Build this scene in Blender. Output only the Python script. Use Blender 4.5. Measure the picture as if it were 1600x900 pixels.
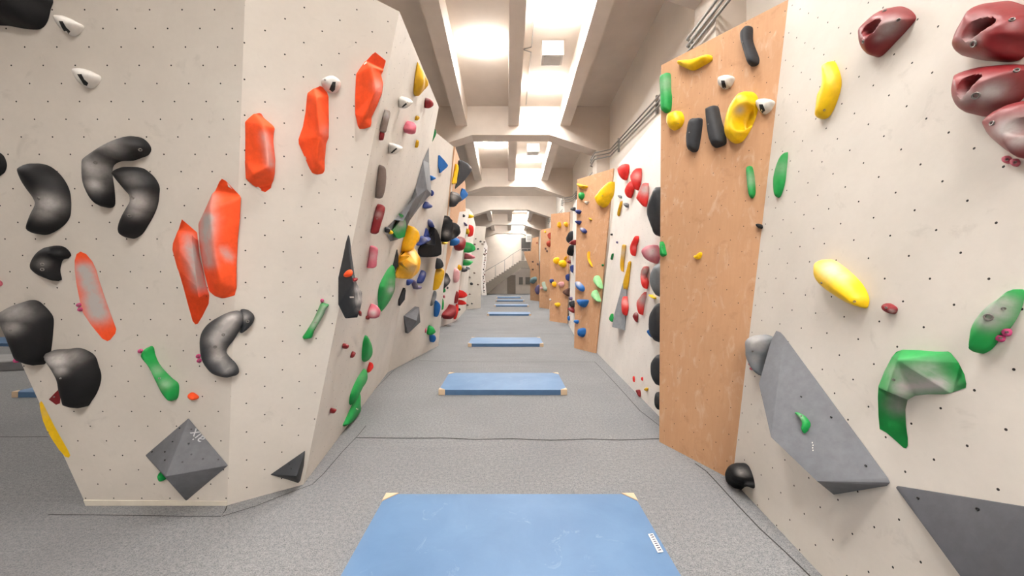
import bpy, bmesh, math, random
import numpy as np
from mathutils import Vector, Matrix
from mathutils.geometry import delaunay_2d_cdt
from mathutils.bvhtree import BVHTree

for _o in list(bpy.data.objects):
    bpy.data.objects.remove(_o)
SC = bpy.context.scene
COL = SC.collection
rnd = random.Random(7)

# ------------------------------------------------------------ camera, world, exposure
FOC, CX, CY, EYE = 575.0, 793.0, 434.0, 1.88
cam_d = bpy.data.cameras.new('camera')
cam_d.sensor_width = 36.0
cam_d.lens = FOC / 1600.0 * 36.0
cam_d.shift_x = (800.0 - CX) / 1600.0
cam_d.shift_y = (CY - 450.0) / 1600.0
cam_d.clip_start = 0.05
cam_d.clip_end = 200
cam = bpy.data.objects.new('camera', cam_d)
cam.location = (0, 0, EYE)
cam.rotation_euler = (math.radians(90), 0, 0)
COL.objects.link(cam)
SC.camera = cam

world = bpy.data.worlds.new('world')
SC.world = world
world.use_nodes = True
world.node_tree.nodes['Background'].inputs[0].default_value = (1.0, 0.97, 0.94, 1)
world.node_tree.nodes['Background'].inputs[1].default_value = 0.35

SC.view_settings.view_transform = 'Standard'
SC.view_settings.look = 'None'
SC.view_settings.gamma = 1.0
SC.view_settings.use_curve_mapping = False
SC.view_settings.exposure = 0.9
LAMP = 70.0          # radiance of the corridor's ceiling lamps
LAMP_NEAR = 62.0     # the bays over and behind the photographer
LAMP_REAR = 118.0     # the bay behind the photographer
LAMP_HALL_FILL = 40.0     # unseen fill lamps added over the side hall
try:
    SC.cycles.max_bounces = 8
    SC.cycles.diffuse_bounces = 6
    SC.cycles.use_denoising = True
    SC.cycles.sample_clamp_indirect = 4.0
except Exception:
    pass

# ------------------------------------------------------------ small helpers
def lin(c):
    c = c / 255.0
    return c / 12.92 if c <= 0.04045 else ((c + 0.055) / 1.055) ** 2.4

def rgb(r, g, b):
    return (lin(r), lin(g), lin(b), 1.0)

CAMP = Vector((0, 0, EYE))

def ray(x, y):
    return Vector(((x - CX) / FOC, 1.0, -(y - CY) / FOC))

def onfloor(x, y, z=0.0):
    d = ray(x, y)
    t = (z - EYE) / d.z
    return CAMP + d * t

def at_depth(x, y, Y):
    return CAMP + ray(x, y) * Y

class Plane:
    """A wall's plane; n points to the side the climber stands on."""
    def __init__(self, p, q, r):
        self.p = Vector(p)
        n = (Vector(q) - self.p).cross(Vector(r) - self.p).normalized()
        if n.dot(CAMP - self.p) < 0:
            n = -n
        self.n = n
        u = Vector((0, 0, 1)).cross(n)
        self.u = u.normalized()
        self.v = n.cross(self.u).normalized()
    def hit(self, x, y, off=0.0):
        d = ray(x, y)
        t = (self.n.dot(self.p - CAMP) + off) / self.n.dot(d)
        return CAMP + d * t
    def uv(self, P):
        w = P - self.p
        return (w.dot(self.u), w.dot(self.v))
    def at(self, u, v, h=0.0):
        return self.p + self.u * u + self.v * v + self.n * h
    def drop(self, P, h=0.0):
        w = P - self.p
        return P - self.n * (w.dot(self.n) - h)

def link(name, me, mat=None, parent=None, loc=None):
    o = bpy.data.objects.new(name, me)
    COL.objects.link(o)
    if mat is not None and not me.materials:
        me.materials.append(mat)
    if parent is not None:
        o.parent = parent
    if loc is not None:
        o.location = loc
    return o

def tag(o, label, cat, group=None, kind=None):
    if label:
        o['label'] = label
    if cat:
        o['category'] = cat
    if group:
        o['group'] = group
    if kind:
        o['kind'] = kind
    return o

def empty(name, loc=(0, 0, 0)):
    o = bpy.data.objects.new(name, None)
    o.empty_display_size = 0.1
    COL.objects.link(o)
    o.location = loc
    return o

def mesh_from(name, verts, faces, smooth=False):
    me = bpy.data.meshes.new(name)
    me.from_pydata([tuple(v) for v in verts], [], faces)
    bm = bmesh.new()
    bm.from_mesh(me)
    bmesh.ops.recalc_face_normals(bm, faces=bm.faces)
    bm.to_mesh(me)
    bm.free()
    if smooth:
        for p in me.polygons:
            p.use_smooth = True
    return me

def box_bm(bm, lo, hi):
    x0, y0, z0 = lo
    x1, y1, z1 = hi
    vs = [bm.verts.new(p) for p in ((x0, y0, z0), (x1, y0, z0), (x1, y1, z0), (x0, y1, z0),
                                    (x0, y0, z1), (x1, y0, z1), (x1, y1, z1), (x0, y1, z1))]
    for f in ((0, 3, 2, 1), (4, 5, 6, 7), (0, 1, 5, 4), (1, 2, 6, 5), (2, 3, 7, 6), (3, 0, 4, 7)):
        bm.faces.new([vs[i] for i in f])
    return vs

def bm_obj(name, bm, mat, parent=None, loc=None, bevel=0.0, smooth=False):
    if bevel:
        bmesh.ops.bevel(bm, geom=[e for e in bm.edges], offset=bevel, segments=2, affect='EDGES', profile=0.5)
    bmesh.ops.recalc_face_normals(bm, faces=bm.faces)
    me = bpy.data.meshes.new(name)
    bm.to_mesh(me)
    bm.free()
    if smooth:
        for p in me.polygons:
            p.use_smooth = True
    return link(name, me, mat, parent, loc)

def box(name, lo, hi, mat, parent=None, bevel=0.0):
    bm = bmesh.new()
    box_bm(bm, lo, hi)
    return bm_obj(name, bm, mat, parent, None, bevel)

def prism(name, poly, axis_vec, mat, parent=None):
    """Closed solid: a planar polygon of 3-D points pushed along axis_vec."""
    n = len(poly)
    a = Vector(axis_vec)
    vs = [Vector(p) for p in poly] + [Vector(p) + a for p in poly]
    fs = [list(range(n)), list(range(2 * n - 1, n - 1, -1))]
    for i in range(n):
        j = (i + 1) % n
        fs.append([i, j, n + j, n + i])
    return link(name, mesh_from(name, vs, fs), mat, parent)

def tube(name, pts, r, mat, parent=None, seg=8):
    bm = bmesh.new()
    pts = [Vector(p) for p in pts]
    rings = []
    for i, p in enumerate(pts):
        if i == 0:
            d = pts[1] - p
        elif i == len(pts) - 1:
            d = p - pts[i - 1]
        else:
            d = (pts[i + 1] - p).normalized() + (p - pts[i - 1]).normalized()
        d.normalize()
        a = d.cross(Vector((0, 0, 1)))
        if a.length < 1e-3:
            a = d.cross(Vector((1, 0, 0)))
        a.normalize()
        b = d.cross(a)
        rings.append([bm.verts.new(p + (a * math.cos(t) + b * math.sin(t)) * r)
                      for t in [2 * math.pi * k / seg for k in range(seg)]])
    for r0, r1 in zip(rings, rings[1:]):
        for k in range(seg):
            bm.faces.new((r0[k], r0[(k + 1) % seg], r1[(k + 1) % seg], r1[k]))
    bm.faces.new(rings[0][::-1])
    bm.faces.new(rings[-1])
    return bm_obj(name, bm, mat, parent, smooth=True)

# ------------------------------------------------------------ materials
class NT:
    def __init__(self, name):
        self.m = bpy.data.materials.new(name)
        self.m.use_nodes = True
        self.t = self.m.node_tree
        self.b = self.t.nodes['Principled BSDF']
    def n(self, typ, **kw):
        nd = self.t.nodes.new(typ)
        for k, v in kw.items():
            setattr(nd, k, v)
        return nd
    def l(self, a, b):
        self.t.links.new(a, b)
    def math(self, op, a, b=None, clamp=False):
        nd = self.n('ShaderNodeMath', operation=op, use_clamp=clamp)
        for i, v in enumerate((a, b)):
            if v is None:
                continue
            if isinstance(v, (int, float)):
                nd.inputs[i].default_value = v
            else:
                self.l(v, nd.inputs[i])
        return nd.outputs[0]
    def vmath(self, op, a, b=None):
        nd = self.n('ShaderNodeVectorMath', operation=op)
        for i, v in enumerate((a, b)):
            if v is None:
                continue
            if isinstance(v, tuple):
                nd.inputs[i].default_value = v
            else:
                self.l(v, nd.inputs[i])
        return nd.outputs['Value'] if op in ('LENGTH', 'DOT_PRODUCT', 'DISTANCE') else nd.outputs[0]
    def mix(self, fac, a, b):
        nd = self.n('ShaderNodeMix', data_type='RGBA')
        for s, v in ((0, fac), (6, a), (7, b)):
            if isinstance(v, (int, float, tuple)):
                nd.inputs[s].default_value = v
            else:
                self.l(v, nd.inputs[s])
        return nd.outputs[2]
    def noise(self, vec, scale, detail=3.0, rough=0.55, dist=0.0):
        nd = self.n('ShaderNodeTexNoise')
        nd.inputs['Scale'].default_value = scale
        nd.inputs['Detail'].default_value = detail
        nd.inputs['Roughness'].default_value = rough
        nd.inputs['Distortion'].default_value = dist
        if vec is not None:
            self.l(vec, nd.inputs['Vector'])
        return nd.outputs['Fac']
    def ramp(self, fac, lo, hi, a=0.0, b=1.0):
        nd = self.n('ShaderNodeMapRange')
        self.l(fac, nd.inputs[0])
        nd.inputs[1].default_value = lo
        nd.inputs[2].default_value = hi
        nd.inputs[3].default_value = a
        nd.inputs[4].default_value = b
        return nd.outputs[0]
    def bump(self, h, strength, dist=0.01):
        nd = self.n('ShaderNodeBump')
        nd.inputs['Strength'].default_value = strength
        nd.inputs['Distance'].default_value = dist
        self.l(h, nd.inputs['Height'])
        self.l(nd.outputs[0], self.b.inputs['Normal'])
    def coord(self, which='Object'):
        return self.n('ShaderNodeTexCoord').outputs[which]
    def done(self, col, rough=0.6, spec=0.4):
        if isinstance(col, tuple):
            self.b.inputs['Base Color'].default_value = col
        else:
            self.l(col, self.b.inputs['Base Color'])
        if isinstance(rough, (int, float)):
            self.b.inputs['Roughness'].default_value = rough
        else:
            self.l(rough, self.b.inputs['Roughness'])
        self.b.inputs['Specular IOR Level'].default_value = spec
        return self.m

def plain(name, col, rough=0.6, spec=0.4, var=0.06, scale=6.0):
    t = NT(name)
    f = t.noise(t.coord(), scale, 4)
    dark = tuple(c * (1 - var * 2.2) for c in col[:3]) + (1,)
    return t.done(t.mix(t.ramp(f, 0.3, 0.7), dark, col), rough, spec)

def wall_mat(name, base, hx, hv, r_dot, ou, ov, dirt=0.5, wood=False):
    """Painted (or raw) plywood with a staggered grid of bolt holes laid out in metres."""
    t = NT(name)
    uv = t.n('ShaderNodeUVMap').outputs[0]
    nbig = t.noise(uv, 0.9, 4, 0.6)
    nmid = t.noise(uv, 4.5, 5, 0.65, 0.6)
    nfine = t.noise(uv, 26.0, 4, 0.6)
    dk = tuple(c * 0.86 for c in base[:3]) + (1,)
    col = t.mix(t.ramp(nbig, 0.32, 0.68), dk, base)
    if wood:
        mp = t.n('ShaderNodeMapping')
        mp.inputs['Scale'].default_value = (9.0, 0.9, 1)
        t.l(uv, mp.inputs[0])
        g = t.noise(mp.outputs[0], 3.0, 5, 0.6, 0.8)
        col = t.mix(t.math('MULTIPLY', t.ramp(g, 0.4, 0.75), 0.28), col,
                    (base[0] * 0.72, base[1] * 0.64, base[2] * 0.56, 1))
        sm = t.math('MULTIPLY', t.ramp(nmid, 0.57, 0.78), 0.6)
        col = t.mix(sm, col, (base[0] * 0.55, base[1] * 0.48, base[2] * 0.42, 1))
        mp2 = t.n('ShaderNodeMapping')
        mp2.inputs['Scale'].default_value = (5.0, 2.2, 1)
        mp2.inputs['Location'].default_value = (3.3, 1.7, 0)
        mp2.inputs['Rotation'].default_value = (0, 0, 0.4)
        t.l(uv, mp2.inputs[0])
        ch = t.noise(mp2.outputs[0], 1.5, 6, 0.62, 1.5)
        col = t.mix(t.math('MULTIPLY', t.ramp(ch, 0.54, 0.84), 0.5), col, rgb(222, 205, 190))
    else:
        sm = t.math('MULTIPLY', t.ramp(nmid, 0.6, 0.82), dirt)
        col = t.mix(sm, col, (base[0] * 0.56, base[1] * 0.56, base[2] * 0.55, 1))
        mp2 = t.n('ShaderNodeMapping')
        mp2.inputs['Scale'].default_value = (2.0, 9.0, 1)
        mp2.inputs['Rotation'].default_value = (0, 0, 0.9)
        t.l(uv, mp2.inputs[0])
        sc = t.noise(mp2.outputs[0], 2.2, 6, 0.7, 2.0)
        col = t.mix(t.math('MULTIPLY', t.ramp(sc, 0.68, 0.8), dirt * 0.8), col,
                    (base[0] * 0.5, base[1] * 0.5, base[2] * 0.5, 1))
    col = t.mix(t.math('MULTIPLY', t.ramp(nfine, 0.35, 0.7), 0.10), col, (base[0] * .7, base[1] * .7, base[2] * .7, 1))
    # staggered holes
    p = t.vmath('ADD', uv, (-ou, -ov, 0.0))
    p = t.vmath('MULTIPLY', p, (1 / hx, 1 / hv, 0.0))
    ds = []
    for o in (0.5, 0.0):
        q = t.vmath('FRACTION', t.vmath('ADD', p, (o + 100.0, o + 100.0, 0.0)))
        q = t.vmath('MULTIPLY', t.vmath('ADD', q, (-0.5, -0.5, 0.0)), (hx, hv, 0.0))
        ds.append(t.vmath('LENGTH', q))
    hole = t.math('LESS_THAN', t.math('MINIMUM', ds[0], ds[1]), r_dot)
    col = t.mix(hole, col, rgb(38, 34, 32))
    t.bump(t.math('ADD', t.math('MULTIPLY', nfine, 0.4), t.math('MULTIPLY', hole, -1.0)), 0.25, 0.004)
    return t.done(col, 0.72, 0.25)

def hold_mat(name, col, rough=0.5, spec=0.45, chalkcol=(0.50, 0.475, 0.46, 1)):
    t = NT(name)
    att = t.n('ShaderNodeAttribute', attribute_name='chalk').outputs['Fac']
    co = t.coord()
    n1 = t.noise(co, 14.0, 5, 0.65)
    n2 = t.noise(co, 60.0, 3, 0.6)
    f = t.math('MULTIPLY', t.math('POWER', att, 1.25), t.ramp(n1, 0.28, 0.68, 0.78, 1.2), clamp=True)
    dk = tuple(c * 0.82 for c in col[:3]) + (1,)
    base = t.mix(t.ramp(n1, 0.35, 0.7), dk, col)
    c = t.mix(f, base, chalkcol)
    t.bump(n2, 0.12, 0.003)
    r = t.math('ADD', t.math('MULTIPLY', f, 0.35), rough, clamp=True)
    return t.done(c, r, spec)

def emit(name, col, strength):
    t = NT(name)
    t.b.inputs['Base Color'].default_value = (0.9, 0.9, 0.9, 1)
    t.b.inputs['Emission Color'].default_value = col
    t.b.inputs['Emission Strength'].default_value = strength
    return t.m

HC = dict(
    black=rgb(27, 27, 29), charcoal=rgb(54, 56, 60), grey=rgb(112, 114, 119), lightgrey=rgb(150, 155, 160),
    silver=rgb(112, 117, 122), slate=rgb(80, 81, 86), orange=rgb(255, 92, 46), red=rgb(226, 44, 40), darkred=rgb(130, 26, 32),
    maroon=rgb(124, 24, 30), brown=rgb(96, 66, 58), pink=rgb(206, 104, 122), rose=rgb(226, 170, 172),
    green=rgb(10, 148, 66), darkgreen=rgb(8, 112, 56), mint=rgb(160, 226, 160), greychalk=rgb(150, 168, 154),
    yellow=rgb(252, 206, 14), ochre=rgb(214, 166, 20), amber=rgb(252, 186, 20), blue=rgb(20, 98, 172),
    navy=rgb(44, 62, 128), white=rgb(226, 222, 216), purple=rgb(104, 92, 130), taupe=rgb(128, 112, 104),
    magenta=rgb(196, 70, 124), rust=rgb(160, 60, 34), teal=rgb(112, 140, 144))
HM = {k: hold_mat('hold_' + k, v, 0.42 if k in ('yellow', 'amber', 'maroon') else 0.6, 0.22 if k in ('black', 'charcoal', 'grey', 'slate', 'orange') else 0.4) for k, v in HC.items()}
M_TAG = plain('tag_black', rgb(22, 22, 22), 0.5)
M_STK = plain('sticker_white', rgb(232, 224, 214), 0.5)
M_PRINT = plain('print_grey', rgb(190, 192, 196), 0.6)
M_INK = plain('print_dark', rgb(66, 70, 92), 0.6)
M_BOLT = plain('bolt_steel', rgb(120, 116, 112), 0.35, 0.6)

# ------------------------------------------------------------ climbing holds
def parse(s, x0=0.0, y0=0.0, k=1.0):
    out = []
    for tok in s.split():
        a, b = tok.split(',')
        out.append((x0 + float(a) / k, y0 + float(b) / k))
    return out

def smooth_loop(pts, n):
    """Closed Catmull-Rom curve through every one of pts, about n samples in all."""
    m = len(pts)
    P = np.array(pts, float)
    L = np.linalg.norm(np.roll(P, -1, 0) - P, axis=1)
    out = []
    for i in range(m):
        p0, p1, p2, p3 = (P[(i + j - 1) % m] for j in range(4))
        for t in np.linspace(0, 1, max(1, int(round(n * L[i] / L.sum()))), endpoint=False):
            out.append(0.5 * ((2 * p1) + (-p0 + p2) * t + (2 * p0 - 5 * p1 + 4 * p2 - p3) * t * t
                              + (-p0 + 3 * p1 - 3 * p2 + p3) * t ** 3))
    return np.array(out)

def area2(p):
    x, y = p[:, 0], p[:, 1]
    return 0.5 * np.sum(x * np.roll(y, -1) - np.roll(x, -1) * y)

def inside(poly, q):
    x, y = q[:, 0:1], q[:, 1:2]
    x1, y1 = poly[:, 0], poly[:, 1]
    x2, y2 = np.roll(x1, -1), np.roll(y1, -1)
    c = (y1 > y) != (y2 > y)
    with np.errstate(divide='ignore', invalid='ignore'):
        xi = (x2 - x1) * (y - y1) / (y2 - y1) + x1
    return (np.sum(c & (x < xi), axis=1) % 2) == 1

def edge_dist(poly, q):
    a = poly[None]
    b = np.roll(poly, -1, 0)[None]
    p = q[:, None]
    ab = b - a
    t = np.clip(np.sum((p - a) * ab, 2) / np.maximum(np.sum(ab * ab, 2), 1e-12), 0, 1)
    return np.min(np.linalg.norm(p - (a + ab * t[..., None]), axis=2), axis=1)

def to2d(pl, pts, off):
    return np.array([pl.uv(pl.hit(x, y, off)) for x, y in pts])

def finish(name, pl, verts2, h, faces, loop, mat, smooth, base=0.0015, bev=0.0, cuts=0, chalk=(), lift=0.0, depth=0.1, wall=None, soft=0, flush=False):
    """Close the relief with a flat back on the wall and link it with its origin on the wall."""
    nv = len(verts2)
    cen = np.mean(verts2[loop], 0)
    org = pl.at(cen[0], cen[1], 0)
    if wall is not None:
        org = wall.drop(org)
    P = [pl.at(u, v, max(hh, 0) + base) for (u, v), hh in zip(verts2, h)]
    F = [list(f) for f in faces]
    edge_h = max(h[i] for i in loop)
    if (edge_h > 1e-4 or wall is not None) and not flush:
        idx = {}
        for i in loop:
            idx[i] = len(P)
            if wall is None:
                P.append(pl.at(verts2[i][0], verts2[i][1], base))
            else:
                q = P[i]
                d = q - CAMP
                t = ((wall.p - CAMP).dot(wall.n) + base) / d.dot(wall.n)
                P.append(wall.drop(q, base).lerp(CAMP + d * t, 0.3))
        n = len(loop)
        for k in range(n):
            a, b = loop[k], loop[(k + 1) % n]
            F.append([a, b, idx[b], idx[a]])
        F.append([idx[i] for i in loop][::-1])
    else:
        F.append(list(loop)[::-1])
    bm = bmesh.new()
    bv = [bm.verts.new(p - org) for p in P]
    for f in F:
        try:
            bm.faces.new([bv[i] for i in f])
        except ValueError:
            pass
    bmesh.ops.recalc_face_normals(bm, faces=bm.faces)
    if bev:
        bmesh.ops.dissolve_limit(bm, angle_limit=0.01, verts=bm.verts, edges=bm.edges)
        es = [e for e in bm.edges if len(e.link_faces) == 2 and e.calc_face_angle(0) > 0.12]
        bmesh.ops.bevel(bm, geom=es, offset=bev, segments=3, affect='EDGES', profile=0.5, clamp_overlap=True)
        bmesh.ops.triangulate(bm, faces=[f for f in bm.faces if len(f.verts) > 4])
    for _ in range(cuts):
        es = [e for e in bm.edges if e.calc_length() > 0.05]
        if es:
            bmesh.ops.subdivide_edges(bm, edges=es, cuts=1, use_grid_fill=True)
    if soft:
        ref = wall or pl
        mv = [v for v in bm.verts if (v.co + org - ref.p).dot(ref.n) > 0.012]
        for _ in range(soft):
            bmesh.ops.smooth_vert(bm, verts=mv, factor=0.5, use_axis_x=True, use_axis_y=True, use_axis_z=True)
    me = bpy.data.meshes.new(name)
    bm.to_mesh(me)
    bm.free()
    att = me.attributes.new('chalk', 'FLOAT', 'POINT')
    if chalk:
        co = np.array([v.co for v in me.vertices]) + np.array(org)
        val = np.zeros(len(co))
        spots = []
        for c in chalk:
            if len(c) == 6:      # a rubbed streak from one point to another
                x0, y0, x1, y1, r, s = c
                spots += [(x0 + (x1 - x0) * k / 7.0, y0 + (y1 - y0) * k / 7.0, r, s) for k in range(8)]
            else:
                spots.append(c)
        for x, y, r, s in spots:
            c3 = pl.hit(x, y, depth * 0.6)
            rr = r * c3.y / FOC
            rd = np.array((c3 - CAMP).normalized())
            w = co - np.array(CAMP)
            dd = np.linalg.norm(w - (w @ rd)[:, None] * rd[None], axis=1)
            val = np.maximum(val, s * np.exp(-(dd / rr) ** 2))
        att.data.foreach_set('value', val.astype(np.float32))
    if smooth:
        me.polygons.foreach_set('use_smooth', [True] * len(me.polygons))
        me.set_sharp_from_angle(angle=math.radians(50 if smooth == 1 else smooth))
    o = link(name, me, mat, None, org)
    return o

def blob_geo(pl, poly_px, depth, rk=0.85, nb=44, ni=150, pockets=(), power=0.5, lift=0.35, tilt=0.0):
    loop2 = smooth_loop(poly_px, nb)
    nb = len(loop2)
    P2 = to2d(pl, loop2, depth * lift)
    if area2(P2) < 0:
        P2 = P2[::-1]
    A = abs(area2(P2))
    s = math.sqrt(A / ni)
    lo, hi = P2.min(0), P2.max(0)
    xs = np.arange(lo[0], hi[0], s)
    ys = np.arange(lo[1], hi[1], s * 0.866)
    g = np.array([(x + (s / 2 if j % 2 else 0), y) for j, y in enumerate(ys) for x in xs])
    g = g[inside(P2, g)] if len(g) else g.reshape(0, 2)
    d = edge_dist(P2, g) if len(g) else np.zeros(0)
    dmax = max(d.max() if len(d) else 0, math.sqrt(A) * 0.15)
    keep = d > 0.16 * dmax
    g = g[keep]
    # one ring close to the edge keeps the rim round
    t = np.roll(P2, -1, 0) - np.roll(P2, 1, 0)
    t /= np.maximum(np.linalg.norm(t, axis=1, keepdims=True), 1e-9)
    nrm = np.stack([-t[:, 1], t[:, 0]], 1)
    r1 = P2 + nrm * dmax * 0.09
    ok = inside(P2, r1) & (edge_dist(P2, r1) > dmax * 0.07)
    r1 = r1[ok]
    V = np.vstack([P2, r1, g]) if len(g) else np.vstack([P2, r1])
    vv, ee, ff, ov, oe, of = delaunay_2d_cdt([Vector(p) for p in V], [], [list(range(nb))], 1, 1e-6)
    V = np.array([tuple(p) for p in vv])
    dd = edge_dist(P2, V)
    R = dmax * rk
    tt = np.clip(dd / R, 0, 1)
    H = depth * (1 - (1 - tt) ** 2) ** power
    if tilt:
        vr = (V[:, 1] - lo[1]) / max(hi[1] - lo[1], 1e-6)
        H *= 1 + tilt * (vr - 0.5)
    for pk, pd in pockets:
        pp = to2d(pl, smooth_loop(pk, 24), depth * 0.8)
        ins = inside(pp, V)
        de = edge_dist(pp, V)
        rr = max(de[ins].max() if ins.any() else 1e-3, 1e-3)
        k = np.where(ins, np.clip(de / (rr * 0.75), 0, 1), 0)
        H = H - pd * (k * k * (3 - 2 * k))
    H = np.maximum(H, 0)
    loop = []
    for i in range(nb):
        for j in range(len(ov)):
            if i in ov[j]:
                loop.append(j)
                break
    seen, l2 = set(), []
    for j in loop:
        if j not in seen:
            seen.add(j)
            l2.append(j)
    for j in l2:
        H[j] = 0
    return V, H, ff, l2

def facet_geo(pl, poly_px, peaks, ridges=(), e=0.0):
    n = len(poly_px)
    hs = list(e) if isinstance(e, (list, tuple)) else [e] * n
    P2 = [pl.uv(pl.hit(x, y, hh)) for (x, y), hh in zip(poly_px, hs)]
    for x, y, h in peaks:
        P2.append(pl.uv(pl.hit(x, y, h)))
        hs.append(h)
    arr = np.array(P2)
    loop = list(range(n))
    if area2(arr[:n]) < 0:
        loop = loop[::-1]
    edges = [(a if a >= 0 else n - 1 - a, b if b >= 0 else n - 1 - b) for a, b in ridges]
    edges = [(a if a < 1000 else n + a - 1000, b if b < 1000 else n + b - 1000) for a, b in edges]
    vv, ee, ff, ov, oe, of = delaunay_2d_cdt([Vector(p) for p in P2], edges, [loop], 1, 1e-6)
    H = np.zeros(len(vv))
    for j in range(len(vv)):
        if ov[j]:
            H[j] = max(hs[i] for i in ov[j])
        else:
            H[j] = min(hs)
    l2, seen = [], set()
    for i in loop:
        for j in range(len(ov)):
            if i in ov[j] and j not in seen:
                l2.append(j)
                seen.add(j)
                break
    return np.array([tuple(p) for p in vv]), H, ff, l2

def surf(o, bvh, x, y):
    d = ray(x, y).normalized()
    loc, nrm, _, _ = bvh.ray_cast(CAMP - o.location, d)
    if loc is None:
        loc, nrm, _, _ = bvh.find_nearest(CAMP + d * (o.location - CAMP).length - o.location)
    if nrm.dot(d) > 0:
        nrm = -nrm
    return loc, nrm

def patch(name, o, bvh, poly_px, mat, off=0.003, grid=3.0, thick=0.002):
    """A thin sheet lying on the hold's surface (tape arrow, sticker)."""
    pts = []
    m = len(poly_px)
    for i in range(m):
        a, b = np.array(poly_px[i], float), np.array(poly_px[(i + 1) % m], float)
        k = max(1, int(np.linalg.norm(b - a) / grid))
        for t in range(k):
            pts.append(a + (b - a) * t / k)
    arr = np.array(pts)
    lo, hi = arr.min(0), arr.max(0)
    g = np.array([(x, y) for x in np.arange(lo[0], hi[0], grid) for y in np.arange(lo[1], hi[1], grid)])
    g = g[inside(arr, g)]
    if len(g):
        g = g[edge_dist(arr, g) > grid * 0.4]
    V = np.vstack([arr, g]) if len(g) else arr
    vv, ee, ff, *_ = delaunay_2d_cdt([Vector(p) for p in V], [], [list(range(len(arr)))], 1, 1e-6)
    P = []
    for p in vv:
        loc, nrm = surf(o, bvh, p[0], p[1])
        P.append(loc + nrm * off)
    me = mesh_from(name, P, [list(f) for f in ff])
    q = link(name, me, mat, o)
    return q

def bolt(o, bvh, x, y, r=0.012, mat=None, name='bolt'):
    loc, nrm = surf(o, bvh, x, y)
    bm = bmesh.new()
    rot = nrm.to_track_quat('Z', 'Y').to_matrix().to_4x4()
    M = Matrix.Translation(loc + nrm * 0.001) @ rot
    ri = r * 0.55
    prof = [(0.0, -0.004), (ri, -0.004), (ri, 0.003), (r * 0.9, 0.004), (r, 0.001), (r, -0.004)]
    rings = []
    for rr, zz in prof:
        if rr == 0:
            rings.append([bm.verts.new(M @ Vector((0, 0, zz + 0.002)))])
        else:
            rings.append([bm.verts.new(M @ Vector((rr * math.cos(t), rr * math.sin(t), zz)))
                          for t in [2 * math.pi * k / 10 for k in range(10)]])
    for a, b in zip(rings, rings[1:]):
        for k in range(10):
            if len(a) == 1:
                bm.faces.new((a[0], b[k], b[(k + 1) % 10]))
            else:
                bm.faces.new((a[k], b[k], b[(k + 1) % 10], a[(k + 1) % 10]))
    return bm_obj(name, bm, mat or M_BOLT, o)

HOLDS = []

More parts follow.
